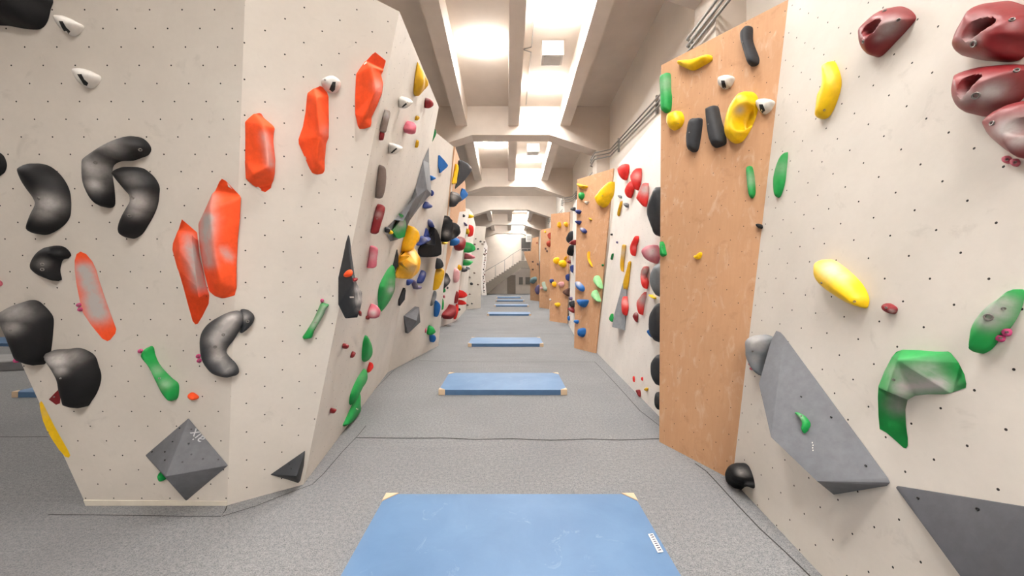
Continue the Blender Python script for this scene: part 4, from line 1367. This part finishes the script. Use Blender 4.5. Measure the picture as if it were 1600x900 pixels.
hold('F', 'upright blue almond hold above the black waisted hold', 'blue', '695,407 697,412 696.5,417 695,421 692,424 690.5,420 691.5,413', 0.2)
hold('E', 'two tone yellow fin at the plywood point', 'ochre', '680,427 683,419 687,418.5 687,429 684,439 677,453.5 678,440', 0.16, chalk=[(684, 424, 4, .3)])
hold('F', 'black waisted hold with grey chalk', 'black', '696,426 700,432 701.5,437 699,444 692,451 688,454 688.5,445 692,434', 0.24, chalk=[(697, 438, 5, .6)])
hold('F', 'round green knob under the black waisted hold', 'green', '691,452.5 694,450 695.5,453 694.5,456.5 692,457 690.8,455', 0.12)
hold('F', 'narrow green block above the floor of the white wall', 'green', '690.5,466 692,474 691,483 687.5,484 688,476', 0.12)

# ------------------------------------------------------------ bright white wall and its neighbours
hold('F', 'big crimson and pink ball hold on the bright white wall', 'darkred', '720,370 724,372 724.5,380 722,389 717,392 712,389 708.5,381 711,377 716,373', 0.4, chalk=[(719, 374, 5, .6)], rk=1.0)
hold('F', 'pale pink disc on the bright white wall', 'rose', '711,419 715,421 716.5,430 715,438 711,441.5 709,433 709,424', 0.2)
hold('F', 'yellow drop above the pale pink disc', 'ochre', '717,413.5 720.5,416 719.5,422 716.5,422.5 715,418', 0.2)
hold('F', 'crimson sliver beside the red triangles', 'darkred', '714,455 715,464 712,474 710,474 711,464', 0.14)
hold('G', 'upper bright red triangle beyond the white wall', 'red', '717.5,453 723.5,460 719,465.5 716.5,464', 0.3)
hold('G', 'lower bright red triangle beyond the white wall', 'red', '717,468 722,474.5 716,476', 0.3)
hold('F', 'long bright red drop just above the floor', 'red', '713.5,475 714.5,485 710,499 709.5,487', 0.2)
hold('F', 'large dark red bean just above the floor', 'darkred', '706.5,476 708.5,480 707.5,490 702,498 695,498 690.5,493 692,489 702,482', 0.36)
hold('F', 'small dark red knob beside the large dark red bean', 'maroon', '686,488 689,495 686,499 684,499', 0.16)
hold('F', 'tiny dark knob, lower one on the bright white wall', 'charcoal', '698,449 700,448 700,451 698.5,451.5', 0.05)
hold('F', 'pink crumb above the narrow green block', 'pink', '692.5,462 694.5,461.5 694.5,465 693,465.5', 0.05)
hold('F', 'tiny dark crescent high on the bright white wall', 'charcoal', '723.5,335 726,336 725.5,339 723.5,339', 0.06)
hold('F', 'pair of purple crumbs high on the bright white wall', 'purple', '725,347 727,348.5 729.5,351 728.5,353.5 726.5,351 725,349', 0.06)
hold('G', 'lime ball at the top of the shaded narrow wall', 'yellow', '732,335.5 735,335 736.3,337.5 732.5,341 731.5,339', 0.2)
hold('G', 'red blade under the lime ball', 'red', '733.8,351 735.5,356 735,365 732.5,370 731.5,362', 0.2)
hold('G', 'mustard blade beside the red blade', 'ochre', '729.5,357 730.5,361 729.5,366 728.3,362', 0.12)
hold('G', 'upper green bell hold on the shaded narrow wall', 'green', '728,378 732,382 733,390 729,394 725,394 725.5,386', 0.4, chalk=[(730, 387, 4, .3)])
hold('G', 'pink block between the two green bells', 'pink', '727,396 733,398 733,404 726,404', 0.35)
hold('G', 'lower green bell hold on the shaded narrow wall', 'green', '725,406 732,407 728,411.5 724,415 723.5,412', 0.35, chalk=[(729, 407, 3, .5)])
hold('G', 'grey chalky cluster hold under the lower green bell', 'charcoal', '723,418 725,419 726,422 723,425 721,423', 0.2, chalk=[(725, 419, 2, .6)])
hold('G', 'pale grey oval hold beyond the green bells', 'silver', '729,416 731,417 731.5,421 729.5,421 728,418.5', 0.15)
hold('G', 'dark knob low at the floor end of the shaded wall', 'charcoal', '715,482 717,481.5 717,485 715.3,485.5', 0.1)

_k = 0
for x, y, r in ((738.5, 366, 1.6), (743.5, 373, 1.0), (742, 381.5, 1.8), (751, 377.5, 1.4), (757, 378, 1.3), (754, 381, 1.2), (747, 389, 1.4),
                (741.5, 426.5, 1.4), (734, 433, 1.6), (737, 443.5, 2.2), (747, 444.5, 1.4), (734, 459.5, 1.5), (737.5, 474.5, 1.2), (730.5, 476.5, 1.6), (757.3, 397, 1.8)):
    q = [(x + r * math.cos(t) * rnd.uniform(.7, 1.1), y + r * math.sin(t) * rnd.uniform(.7, 1.1)) for t in [k * math.pi / 3 for k in range(6)]]
    hold('H', 'small dark foothold scattered on the grey wall facing the corridor', 'taupe' if _k % 3 else 'charcoal', q, 0.1, group='small footholds on the grey wall')
    _k += 1
for k in range(26):
    y = 388 + k * 2.75
    xl = 757.3 - 4.5 * (k / 26.0)
    x = xl + rnd.uniform(0.3, 3.4)
    r = rnd.uniform(0.45, 0.95)
    q = [(x + r * math.cos(t) * rnd.uniform(.7, 1.1), y + r * 1.3 * math.sin(t) * rnd.uniform(.7, 1.1)) for t in [j * math.pi / 3 for j in range(6)]]
    hold('I', 'tiny hold speckling the narrow white wall by the stairs', ('charcoal', 'brown', 'taupe', 'maroon')[k % 4], q, 0.12, group='tiny holds on the narrow white wall')

# ------------------------------------------------------------ near white wall
q = (1200, 0, 4)
hold('R1', 'maroon jug alone above the yellow banana hold', 'maroon', Z(*q, '585,255 583,230 600,175 640,125 700,70 740,45 775,37 810,43 850,65 877,100 870,130 820,190 760,255 700,320 665,350 635,355 605,330 588,290'), 0.12,
     pockets=[(Z(*q, '612,200 640,160 680,125 715,116 724,135 692,188 650,228 618,228'), .085)], chalk=[(1388, 42, 14, .75), (1374, 58, 7, .5)], bolts=[(1404, 31), (1349, 65), (1382, 17)], ni=700, br=.01)
hold('R1', 'topmost of three big maroon jugs stacked at the frame edge', 'maroon', Z(*q, '1190,330 1188,300 1215,220 1260,140 1300,70 1345,20 1390,5 1450,5 1540,35 1600,65 1650,100 1640,200 1580,270 1540,330 1500,370 1430,385 1340,380 1250,370 1210,355'), 0.14,
     pockets=[(Z(*q, '1250,245 1288,168 1330,122 1390,106 1432,112 1430,152 1372,204 1310,250 1268,264'), .11)], chalk=[(1515, 62, 11, .5), (1530, 37, 11, .35)], bolts=[(1521.5, 68.5, .016), (1581, 31, .010)], ni=900)
hold('R1', 'middle of three big maroon jugs, with a pale chalk patch', 'maroon', Z(*q, '1185,620 1187,570 1210,480 1250,435 1330,410 1420,398 1500,398 1600,405 1640,420 1620,480 1560,560 1490,640 1420,690 1340,718 1270,723 1220,700 1195,660'), 0.14,
     pockets=[(Z(*q, '1228,545 1250,500 1290,472 1340,464 1366,478 1334,524 1272,596 1234,626 1220,592'), .11)], chalk=[(1548, 145, 17, 1.0), (1510, 153, 12, .7)], bolts=[(1525, 149.5, .016), (1588, 110, .010)], ni=900)
hold('R1', 'lowest maroon jug, whitened with chalk, two pink knobs under it', 'maroon', '1545,197.5 1550,187.5 1565,172.5 1582.5,162.5 1600,156 1630,154 1640,175 1625,226 1600,249 1585,244 1570,232.5 1555,219 1547,205', 0.13,
     pockets=[(parse('1579,208 1588,190 1600,182 1610,186 1606,204 1592,214'), .09)], chalk=[(1578, 200, 20, .95), (1592, 220, 14, .8)], bolts=[(1550.5, 192.5, .010)], ni=700)
marker('R1', 'pink knob nearer the yellow hold, below the chalky maroon jug', 1573, 249.5, 6.4, 'pink')
marker('R1', 'outer pink knob below the chalky maroon jug', 1586, 254, 6.4, 'pink')
hold('R1', 'slender yellow banana hold standing upright on the white wall', 'yellow', Z(*q, '345,430 355,400 380,380 400,390 425,450 435,500 430,560 405,640 375,705 345,738 305,740 308,690 320,600 345,540'), 0.08, bolts=[(1288, 172, .008)], rk=1.0)
hold('R1', 'narrow green leaf close to the plywood edge', 'green', Z(1200, 200, 4, '108,150 113,170 105,260 95,340 75,410 60,433 48,430 40,390 40,320 55,250 80,185'), 0.05, chalk=[(1221, 262, 12, .3)])
hold('R1', 'chalk dusted yellow oval hold in the middle of the white wall', 'yellow', Z(1200, 400, 4, '310,80 318,40 345,17 385,25 430,55 490,105 550,170 585,235 592,280 580,318 550,320 480,290 400,240 340,190 312,140'), 0.11,
     chalk=[(1300, 420, 17, .85), (1316, 430, 13, .65)], bolts=[(1284, 442, .007), (1335, 471, .007)], rk=1.0)
hold('R1', 'small square red foothold beside the yellow oval', 'darkred', Z(1200, 400, 4, '722,320 745,293 790,318 795,340 775,362 735,350'), 0.04, chalk=[(1393, 486, 3, .8)], bolts=[(1385, 481, .006)])
hold('R1', 'slanted green leaf hold dulled by chalk, two pink knobs beside it', 'green', Z(1200, 400, 4, '1280,590 1283,530 1300,440 1350,360 1410,300 1480,250 1540,203 1558,205 1565,250 1540,340 1490,430 1420,510 1360,580 1310,607 1290,605'), 0.07,
     chalk=[(1556, 486, 20, .9), (1545, 500, 16, .85), (1570, 475, 14, .8)], bolts=[(1544.5, 495.5, .016), (1568, 482, .007)])
marker('R1', 'lower pink knob at the chalky green leaf', 1563, 528, 6.4, 'magenta')
marker('R1', 'upper pink knob at the chalky green leaf', 1573, 519, 6.6, 'magenta')
hold('R1', 'big bent green hold with a chalk white hollow', 'green',
     '1400,549 1410,546 1440,547 1462,549 1482,548 1487,551 1500,567.5 1509,585 1512,600 1511,607 1487,615 1477,617 1450,617 1430,619 1420,625 1416,640 1417,665 1420,685 1420,697 1417,702 1412,701 1400,690 1385,677 1374,671 1372,650 1371,620 1372,605 1382,580 1394,557', 0.17,
     facet=[(1402, 562, .12), (1466, 559, .15), (1480, 611, .17), (1428, 611, .15), (1411, 640, .13), (1413, 692, .03), (1386, 612, .11), (1492, 580, .13)],
     ridges=[(1000, 1001), (1001, 1002), (1002, 1003), (1003, 1004), (1004, 1005), (1000, 1006)], bev=0.022,
     chalk=[(1402, 635, 1412, 608, 14, .8), (1412, 605, 1466, 600, 16, 1.1), (1402, 582, 1455, 575, 14, .6), (1455, 582, 14, .5)], bolts=[(1396, 593, .007)])
v = hold('R1', 'largest grey volume, a long slanted slab with a small green hold on it', 'grey', '1213,517 1219,519 1225,525 1387,747 1390,754 1386,759 1303,773 1277,752 1205,683 1186,600 1205,532', 0.24,
         facet=[], e=[.008, .004, .002, .004, .004, .002, 0, .19, .237, .164, .042], ridges=[(4, 7)], bev=0.008, name='climbing_volume', cat='climbing volume',
         bolts=[(1299, 652, .006), (1353, 728, .006), (1252, 620, .005)], stickers=['1269,691 1270.5,691 1270.5,693 1269,693', '1270,695 1271.5,695 1271.5,697 1270,697', '1269.5,699 1271,699 1271,701 1269.5,701', '1270,703 1271.5,703 1271.5,705 1270,705'])
hold('R1', 'small green crescent screwed on the largest grey volume', 'green', Z(1200, 600, 4, '170,185 190,177 230,200 258,240 250,275 222,305 210,285 215,250 195,215'), 0.035, on=v, chalk=[(1250, 652, 5, .5)], bolts=[(1252, 650, .005)])
hold('R1', 'chalk grey dome hold between plywood edge and the largest grey volume', 'silver', '1171,547 1171,532 1177,524 1190,522 1202,527 1203,536 1199,550 1192,570 1189,588 1180,580 1172,562', 0.12, chalk=[(1180, 535, 14, .8), (1178, 560, 10, .5)], bolts=[(1176, 549, .007)])
marker('R1', 'pink knob at the lower rim of the chalk grey dome', 1172.5, 569, 2.6, 'pink')
marker('R1', 'second pink knob under the chalk grey dome', 1174.5, 576, 2.4, 'pink')
hold('R1', 'dark jug with a hollow lower lip at the foot of the plywood edge', 'black', '1142.5,745 1143,735 1147.5,725 1154,722 1161,726 1166,736 1170,750 1171,760 1169,762 1161,759 1155,760 1150,764 1145,759', 0.13,
     pockets=[(parse('1147,748 1157,744 1167,750 1168,758 1157,757 1149,760'), .06)], chalk=[(1158, 738, 6, .5)], ni=320)
hold('R1', 'huge dark grey volume low at the frame corner', 'slate', '1399.5,762 1402,759 1408,760 1600,791 1760,817 1760,1010 1580,1000 1500,900', 0.14,
     facet=[], e=[.012, .008, .008, .01, .01, .22, .2, .11], bev=0.008, name='climbing_volume', cat='climbing volume', bolts=[(1435, 779, .006), (1528, 796, .007)])

# ------------------------------------------------------------ first plywood wall
q = (960, 0, 4)
hold('N1', 'yellow wing hold along the top of the plywood wall', 'yellow', Z(*q, '395,400 400,380 420,375 480,370 520,360 580,340 600,345 602,365 590,380 540,410 490,435 460,433 420,412'), 0.09)
hold('N1', 'black pinch highest on the plywood wall', 'charcoal', Z(*q, '790,230 800,200 830,165 848,160 855,180 855,240 865,280 890,345 895,375 885,400 855,410 835,400 815,340 795,270'), 0.09, bolts=[(1160, 67, .010)])
hold('N1', 'white hold with arrow tag above the dark pinches', 'white', Z(*q, '648,510 655,485 680,470 715,467 742,482 735,510 720,535 690,553 665,548 650,530'), 0.08, tags=[Z(*q, '667,503 690,503 700,545 687,553 675,545')])
hold('N1', 'white hold with arrow tag beside the yellow ring hold', 'white', Z(*q, '885,655 890,630 920,615 960,615 993,632 985,660 965,690 930,712 905,695'), 0.08, tags=[Z(*q, '905,652 928,652 943,690 927,706 913,690')])
hold('N1', 'yellow ring hold with a deep scoop', 'yellow', Z(*q, '685,830 690,760 710,690 750,620 790,575 830,563 860,575 878,610 875,680 850,760 815,830 775,880 735,890 700,870'), 0.15,
     pockets=[(Z(*q, '732,775 745,705 795,648 842,634 850,680 832,752 790,808 752,822'), .14)], ni=800, chalk=[(1156, 172, 7, .8)], power=0.6)
hold('N1', 'wide dark pinch touching the yellow ring hold', 'charcoal', '1103,175 1105,169 1116,164 1120,167 1124,185 1130,205 1132,217 1132,221 1130,225 1117,230 1112,227 1107,212', 0.10, bolts=[(1107, 194, .008)])
hold('N1', 'slimmer dark pinch next to the round yellow hold', 'charcoal', '1074,207 1076,195 1081,185 1089,184 1094.5,184.5 1094,200 1091,220 1090,226 1087,235 1080,237 1074,232 1073,215', 0.10, bolts=[(1077, 207, .008)])
hold('N1', 'round yellow hold low beside the green bar', 'yellow', Z(*q, '328,770 335,720 360,698 400,690 420,715 424,750 405,790 370,810 345,805'), 0.10, bolts=[(1060, 193, .006)])
hold('N1', 'green bar at the upper outer edge of the plywood wall', 'green', Z(*q, '290,490 325,455 342,465 345,560 350,610 340,690 297,695 292,600'), 0.09, chalk=[(1041, 130, 12, .4)])
hold('N1', 'thin green fin in the middle of the plywood wall', 'green', Z(940, 200, 4, '905,270 915,240 935,240 948,290 955,360 955,410 940,437 925,430 915,380'), 0.05, chalk=[(1174, 280, 12, .4)])
hold('N1', 'little black foothold near the white wall edge', 'black', Z(940, 200, 4, '968,605 980,597 1000,605 1005,622 990,630 972,618'), 0.05)
hold('N1', 'small green hold at the outer edge of the plywood, halfway up', 'green', Z(940, 200, 4, '370,712 385,720 395,760 400,790 385,800 371,795'), 0.06, bolts=[(1034.5, 385, .006)])
hold('N1', 'tiny yellow chip low in the middle of the plywood wall', 'yellow', Z(940, 200, 4, '580,800 600,790 618,775 623,790 610,815 590,820'), 0.05)

# ------------------------------------------------------------ bright white wall between the plywood ones
hold('R2', 'red teardrop, highest hold of the bright wall', 'red', '968,266 970,260 977,256 982,259 983,267.5 980,278 977,282 971,276.5', 0.12)
hold('R2', 'upper red shard of an overlapping pair', 'red', '999,262.5 1001,269 1002,280 1000,290 996,297.5 993,293 990,284 989,275 994,266', 0.14, chalk=[(995, 275, 7, .6)])
hold('R2', 'lower red shard of an overlapping pair', 'red', '987.5,283 991,288 991,297 988,304 984.5,309.5 981,306 979.5,299 982,291', 0.14, chalk=[(986, 288, 4, .2)])
hold('R2', 'red shard whitened with chalk on its upper half', 'red', '1009,285.5 1012,298 1012.5,310 1011,320 1008.5,323.5 1002,317 998,311 1001,302', 0.14, chalk=[(1008, 296, 10, .9)])
hold('R2', 'upper of two small grey knobs beside a yellow sliver', 'silver', '967,305 971,306 971.5,310 969,309', 0.06)
hold('R2', 'lower of two small grey knobs beside a yellow sliver', 'silver', '976.5,317 981,318 982.5,321 980,324.5 977,321', 0.06)
hold('R2', 'thin yellow sliver beneath the small grey knob', 'ochre', '971.5,314.5 972,320 969,330 966.5,338 967,330', 0.05)
hold('R2', 'big dark dome half hidden behind the plywood edge, upper one', 'charcoal', '1032,292 1029,300 1022,316 1019.5,328 1020,340 1024,352 1028,362 1032,370 1044,366 1049,330 1044,297', 0.2, lift=0.6)
hold('R2', 'small navy knob stuck out over the upper dark dome', 'navy', '1023,301 1028,299 1028.5,303 1025,305', 0.1)
hold('R2', 'wavy red pinch above the pink dome', 'red', '996,368.5 998,371 997,378 994,384 993.5,392 991.5,400 989,398 987.5,390 988.5,383 992,375', 0.1, chalk=[(992, 387, 4, .3)])
hold('R2', 'pink dome whitened by chalk at the plywood edge', 'pink', '1007,394 1011,386 1017,383 1024,383 1029,390 1032,399 1030,405 1026,411.5 1019,410 1011,404', 0.18, chalk=[(1018, 394, 10, .8)], bolts=[(1020, 392, .006)], lift=0.5)
hold('R2', 'long pale yellow sliver on the bright wall', 'ochre', '974.5,382 976.5,383 975.5,396 974,410 974.5,425 972.5,424 971,414 972.5,396', 0.05, chalk=[(974, 395, 9, .6)])
hold('R2', 'mustard blade on the point of the tall grey volume', 'ochre', '984,408 985.5,409 984.5,422 982,445 978.5,453 976,451 976,440 981,422', 0.06)
hold('R2', 'tiny green sliver near the second plywood wall', 'darkgreen', '958,396 958.5,399 956,406 955.5,404', 0.04)
tallv = hold('R2', 'tall pointed grey volume on the bright wall', 'lightgrey', '976,437 978,455 977,490 976.5,516 968,513.5 956.5,511 960,490 967,465 973,443', 0.16, facet=[(972, 505, .12)], bev=0.004, name='climbing_volume', cat='climbing volume', lift=0.5)
hold('R2', 'red pinch against the tall grey volume', 'red', '977.5,463 980,472 982,480 980,490 977.5,493 975,488 974,475 975.5,466', 0.16, chalk=[(977.5, 472, 7, .6)])
hold('R2', 'chalked pink pinch with red tip under the pink dome', 'red', '1010,416 1011.5,422 1008,430 1011,436 1013.5,441 1012,448 1010,451.5 1007,448 1005,440 1004.5,430 1006,422', 0.1, chalk=[(1008, 425, 10, .9)])
hold('R2', 'lower chalked pinch with bright red tip', 'red', '1009.5,456 1009,464 1006,476 1005,484 1003,492 1000.5,488 998.5,478 999.5,470 1005,462', 0.1, chalk=[(1005, 468, 11, .85)])
hold('R2', 'crimson drop between the tall grey volume and the lower pinch', 'darkred', '994,488 997,492 996.5,500 995,503.5 990.5,496 991,492', 0.1, chalk=[(994, 490, 3, .5)])
hold('R2', 'small green hold peeping out behind the tall grey volume', 'green', '957,490 958.5,498 956,503 953.5,498', 0.08)
hold('R2', 'small yellow bird shaped chip beside the slate dome', 'yellow', '1015,460 1020,463 1025,465 1024,467.5 1019,465', 0.05)
hold('R2', 'slate grey dome half hidden behind the plywood, under the pink one', 'silver', '1032,412 1026,420 1022,430 1021,440 1023,450 1028,460 1032,464 1044,460 1049,430 1044,414', 0.2, lift=0.6)
hold('R2', 'dark dome half hidden behind the plywood, blue hold at its side', 'charcoal', '1032,474 1024,485 1020,495 1019,510 1020,520 1023,528 1030,535 1040,530 1045,500 1040,476', 0.2, lift=0.6)
hold('R2', 'blue knob clinging to the side of the dark dome', 'blue', '1013,519 1016,514.5 1020,516 1022,527 1018,526.5', 0.12)
hold('R2', 'dark dome at the plywood edge, second from the floor', 'charcoal', '1031,554 1023,564 1021,574 1022,588 1026,598 1031,603 1042,600 1045,575 1040,556', 0.2, lift=0.6)
hold('R2', 'dark dome at the plywood edge, closest to the floor', 'charcoal', '1030,612 1026,622 1026.5,634 1031,641 1040,637 1042,622', 0.14, lift=0.6)
hold('R2', 'tiny red sliver low on the bright wall, taller of a pair', 'red', '990,588 991.5,591 991.5,597 990,595', 0.04)
hold('R2', 'tiny red sliver low on the bright wall, shorter of a pair', 'red', '1003,589 1004.5,590 1004,595 1002.5,593', 0.04)
hold('R2', 'tiny crimson drop just above the carpet', 'darkred', '994.5,610.5 999,609 1001,616 999.5,620', 0.05)
hold('R2', 'tiny yellow chip just above the carpet', 'ochre', '1007.5,608.5 1011,605.5 1012.5,608 1009.5,611', 0.04)
hold('R2', 'dark crumb between the red teardrop and the yellow slivers', 'charcoal', '955,365.5 957,365 957,367.5 955.5,368', 0.04)
hold('R2', 'purple crumb on the bright wall above the long pale sliver', 'purple', '963.5,377 965.5,378 965,380.5 964,380', 0.04)

# ------------------------------------------------------------ second plywood wall
hold('N2', 'large yellow slanted block at the top of the second plywood wall', 'yellow', '955,283 957,286 955.5,302 952,310 945,321 937,323 932,317 931,309 936,302 944,292', 0.25, bolts=[(941, 306, .012)])
hold('N2', 'yellow bar in the top outer corner of the second plywood wall', 'amber', '902.5,286.5 910,288.5 917,290 916,293 909,294.5 904,291.5', 0.12)
hold('N2', 'green bean under the yellow bar', 'green', '908,300 911.5,303 911,308 908,312 905,310 905,304', 0.12)
hold('N2', 'tiny white hold with a dark red tip', 'white', '913,315 920,314.5 919,316.5 916.5,319.5 915,318', 0.06)
hold('N2', 'uppermost of three navy knobs at the outer edge', 'navy', '900.5,329 904,327.5 907,330 904,334 901,333', 0.13)
hold('N2', 'middle navy knob at the outer edge', 'navy', '899.5,345 906.5,344.5 907,346.5 903.5,350.5 900.5,348.5', 0.13)
hold('N2', 'lowest navy knob, chalk white on top', 'navy', '908,356 911,356 915.5,361 913,364.5 909,362', 0.13, chalk=[(909, 356.5, 3, .9)])
hold('N2', 'tiny yellow green chip below the big yellow block', 'ochre', '920,340 923,341.5 924.5,343.5 922,344', 0.06)
hold('N2', 'wavy yellow sliver in the middle of the second plywood wall', 'amber', '918.5,396 921,393 921,404 924,412 925.5,417 923,414 919,406', 0.07)
hold('N2', 'tiny green knob at the white wall edge of the second plywood', 'darkgreen', '940.5,413 942.5,412.5 943,415 941,416', 0.05)
hold('N2', 'blue bullet hold with chalk white top', 'blue', '900,441 904,440 911,448 911.5,453 908,455.5 901.5,450', 0.14, chalk=[(904, 442, 5, .95)])
hold('N2', 'upper mint green wedge of a pair', 'mint', '929,437 933,430 937.5,438 940,450 936,450 930,443', 0.16)
hold('N2', 'lower mint green wedge of a pair', 'mint', '925.5,460 930,452.5 934,460 937,471 933,471.5 926,465', 0.16, chalk=[(931, 461, 4, .4)])
hold('N2', 'wide blue wedge under the blue bullet', 'blue', '902.5,468.5 910,467.5 917.5,469 914,478 910,480 906.5,478', 0.18)
hold('N2', 'small blue round foothold low at the outer edge', 'blue', '898,500 902.5,500 903,504 900.5,506 898,504', 0.1)
hold('N2', 'blue barrel hold, lowest on the second plywood wall', 'blue', '904.5,515 909,512 913,514 912.5,522 909,526.5 904.5,524.5', 0.16)

# ------------------------------------------------------------ narrow white strip and the farther plywood
for col, s, lab, d in (('charcoal', '894.5,327 898,323.5 899.5,326 899,330 896,329', 'dark wedge at the top of the narrow white strip', .2),
                       ('charcoal', '888.5,372 891,366 894.5,361 895,370 892,380 889.5,378', 'tall dark shield on the narrow white strip', .25),
                       ('maroon', '893.5,380 900,374.5 900,382 896,383', 'maroon wedge crossing the narrow white strip', .25),
                       ('black', '893,383 896.5,383 896,392 892,400 889.5,394', 'black drop under the maroon wedge', .22),
                       ('charcoal', '888.5,389 891,387.5 891.5,392 889,393', 'small black knob beside the black drop', .12),
                       ('maroon', '888.5,409 891,406.5 892,411 889.5,412', 'small maroon knob under the black drop', .14),
                       ('navy', '892.5,417 895.5,414 896,421 894.5,426', 'small navy sliver on the narrow white strip', .12),
                       ('navy', '887,432 889.5,428 889.7,436 888.5,439', 'navy wedge at the third plywood edge', .2),
                       ('purple', '891,465 893.5,464 894.5,467 892.5,469.5', 'pale purple knob low on the narrow white strip', .12),
                       ('charcoal', '893.5,472 897,470 897.5,479 895,480', 'black oval low on the narrow white strip', .2),
                       ('maroon', '891,483 894,479.5 897.5,484 897,489 894,487', 'maroon and pink wedge low on the narrow white strip', .2),
                       ('blue', '888,495 890,494 890.5,499 889,501', 'small blue foothold low on the narrow white strip', .1)):
    hold('R3', lab, col, s, d * 0.7, lift=0.4)
for col, s, lab, d in (('amber', '872,350 874,346.5 875.5,352 874,356 872,355', 'pale yellow drop high on the third plywood wall', .15),
                       ('amber', '881.5,350 884,346.5 886.5,350 885,354.5 882.5,353.5', 'yellow drop beside the pale one on the third plywood wall', .15),
                       ('yellow', '866,405 869,402 872,403 871.5,409 868,412.5 865.8,410', 'upper bright yellow ball on the third plywood wall', .2),
                       ('yellow', '874.5,411 877,406.5 881,406.5 883,411 881.5,416 877,417.5 874.5,415', 'lower bright yellow ball on the third plywood wall', .25),
                       ('amber', '881,406 884,400.5 885.5,400 884,405', 'yellow sliver above the lower bright yellow ball', .08),
                       ('navy', '860,437 862,435.5 864,438 863,442.5 860.5,442', 'navy knob at the outer edge of the third plywood wall', .15),
                       ('amber', '863.5,442 866,440 868,443 867,448 864.5,448', 'amber ball beside the navy knob', .15),
                       ('rose', '873,443 876,440 879.5,441 879.5,446 877,449 874,446.5', 'pale pink ball on the third plywood wall', .18),
                       ('brown', '880.5,456 886,451 889,450 889.5,462 887,463 882,460', 'dark brown wedge pair at the white strip edge', .22),
                       ('yellow', '867,474.5 871,472.5 874,474.5 873.5,478 869.5,479', 'yellow fist hold, lowest on the third plywood wall', .16),
                       ('white', '858.5,467 860,466.5 860.8,468.5 859.2,470', 'tiny pale chip at the edge of the third plywood wall', .06)):
    hold('N3', lab, col, s, d)
for col, s, lab, d in (('rust', '857,365.5 860,363.5 860.8,372 859,374 857,370', 'upper rust hold on the fourth plywood wall', .2),
                       ('rust', '855,379 857.5,375.5 859.8,378 859,383 857,386 855,383', 'lower rust hold on the fourth plywood wall', .2),
                       ('amber', '850.5,361 852,360.5 852.8,363 851.5,364', 'tiny yellow chip at the top of the fourth plywood wall', .08),
                       ('brown', '851.5,387 853,387 853.3,390 852,390', 'tiny brown chip, upper of two under the rust holds', .08),
                       ('brown', '853.5,391 855.3,391 855.3,394 854,394', 'tiny brown chip, lower of two under the rust holds', .08),
                       ('greychalk', '848,442 850,440 851.5,446 853.5,451 852,455 850,451', 'grey green blade on the fourth plywood wall', .2),
                       ('rose', '844.3,449 846.5,448 847,451.5 845,452.5', 'tiny pink knob beside the grey green blade', .1)):
    hold('N4', lab, col, s, d)
for col, s, lab, d in (('teal', '829.5,440 831,434 836,432.5 837,438 832,443.5 829.8,442', 'grey blue wedge on the farthest plywood wall', .3),
                       ('purple', '836.5,452 839,446 841.5,445.5 842,455 839.5,460 837,456', 'dusky purple oval on the farthest plywood wall', .25),
                       ('rust', '838,379 839.8,378.5 839.8,380 838.2,380.3', 'tiny rust chip at the top of the farthest plywood wall', .08),
                       ('brown', '831,408 833,407.5 833.2,409.8 831.6,410', 'tiny brown chip, highest of three on the farthest plywood wall', .1),
                       ('brown', '839,411 841,411.5 841,414.5 839.3,414', 'tiny brown chip at the white strip beside the farthest plywood wall', .1),
                       ('brown', '831.5,420 833,420 833,422 831.8,422', 'tiny brown chip above the grey blue wedge', .1)):
    hold('N5', lab, col, s, d)
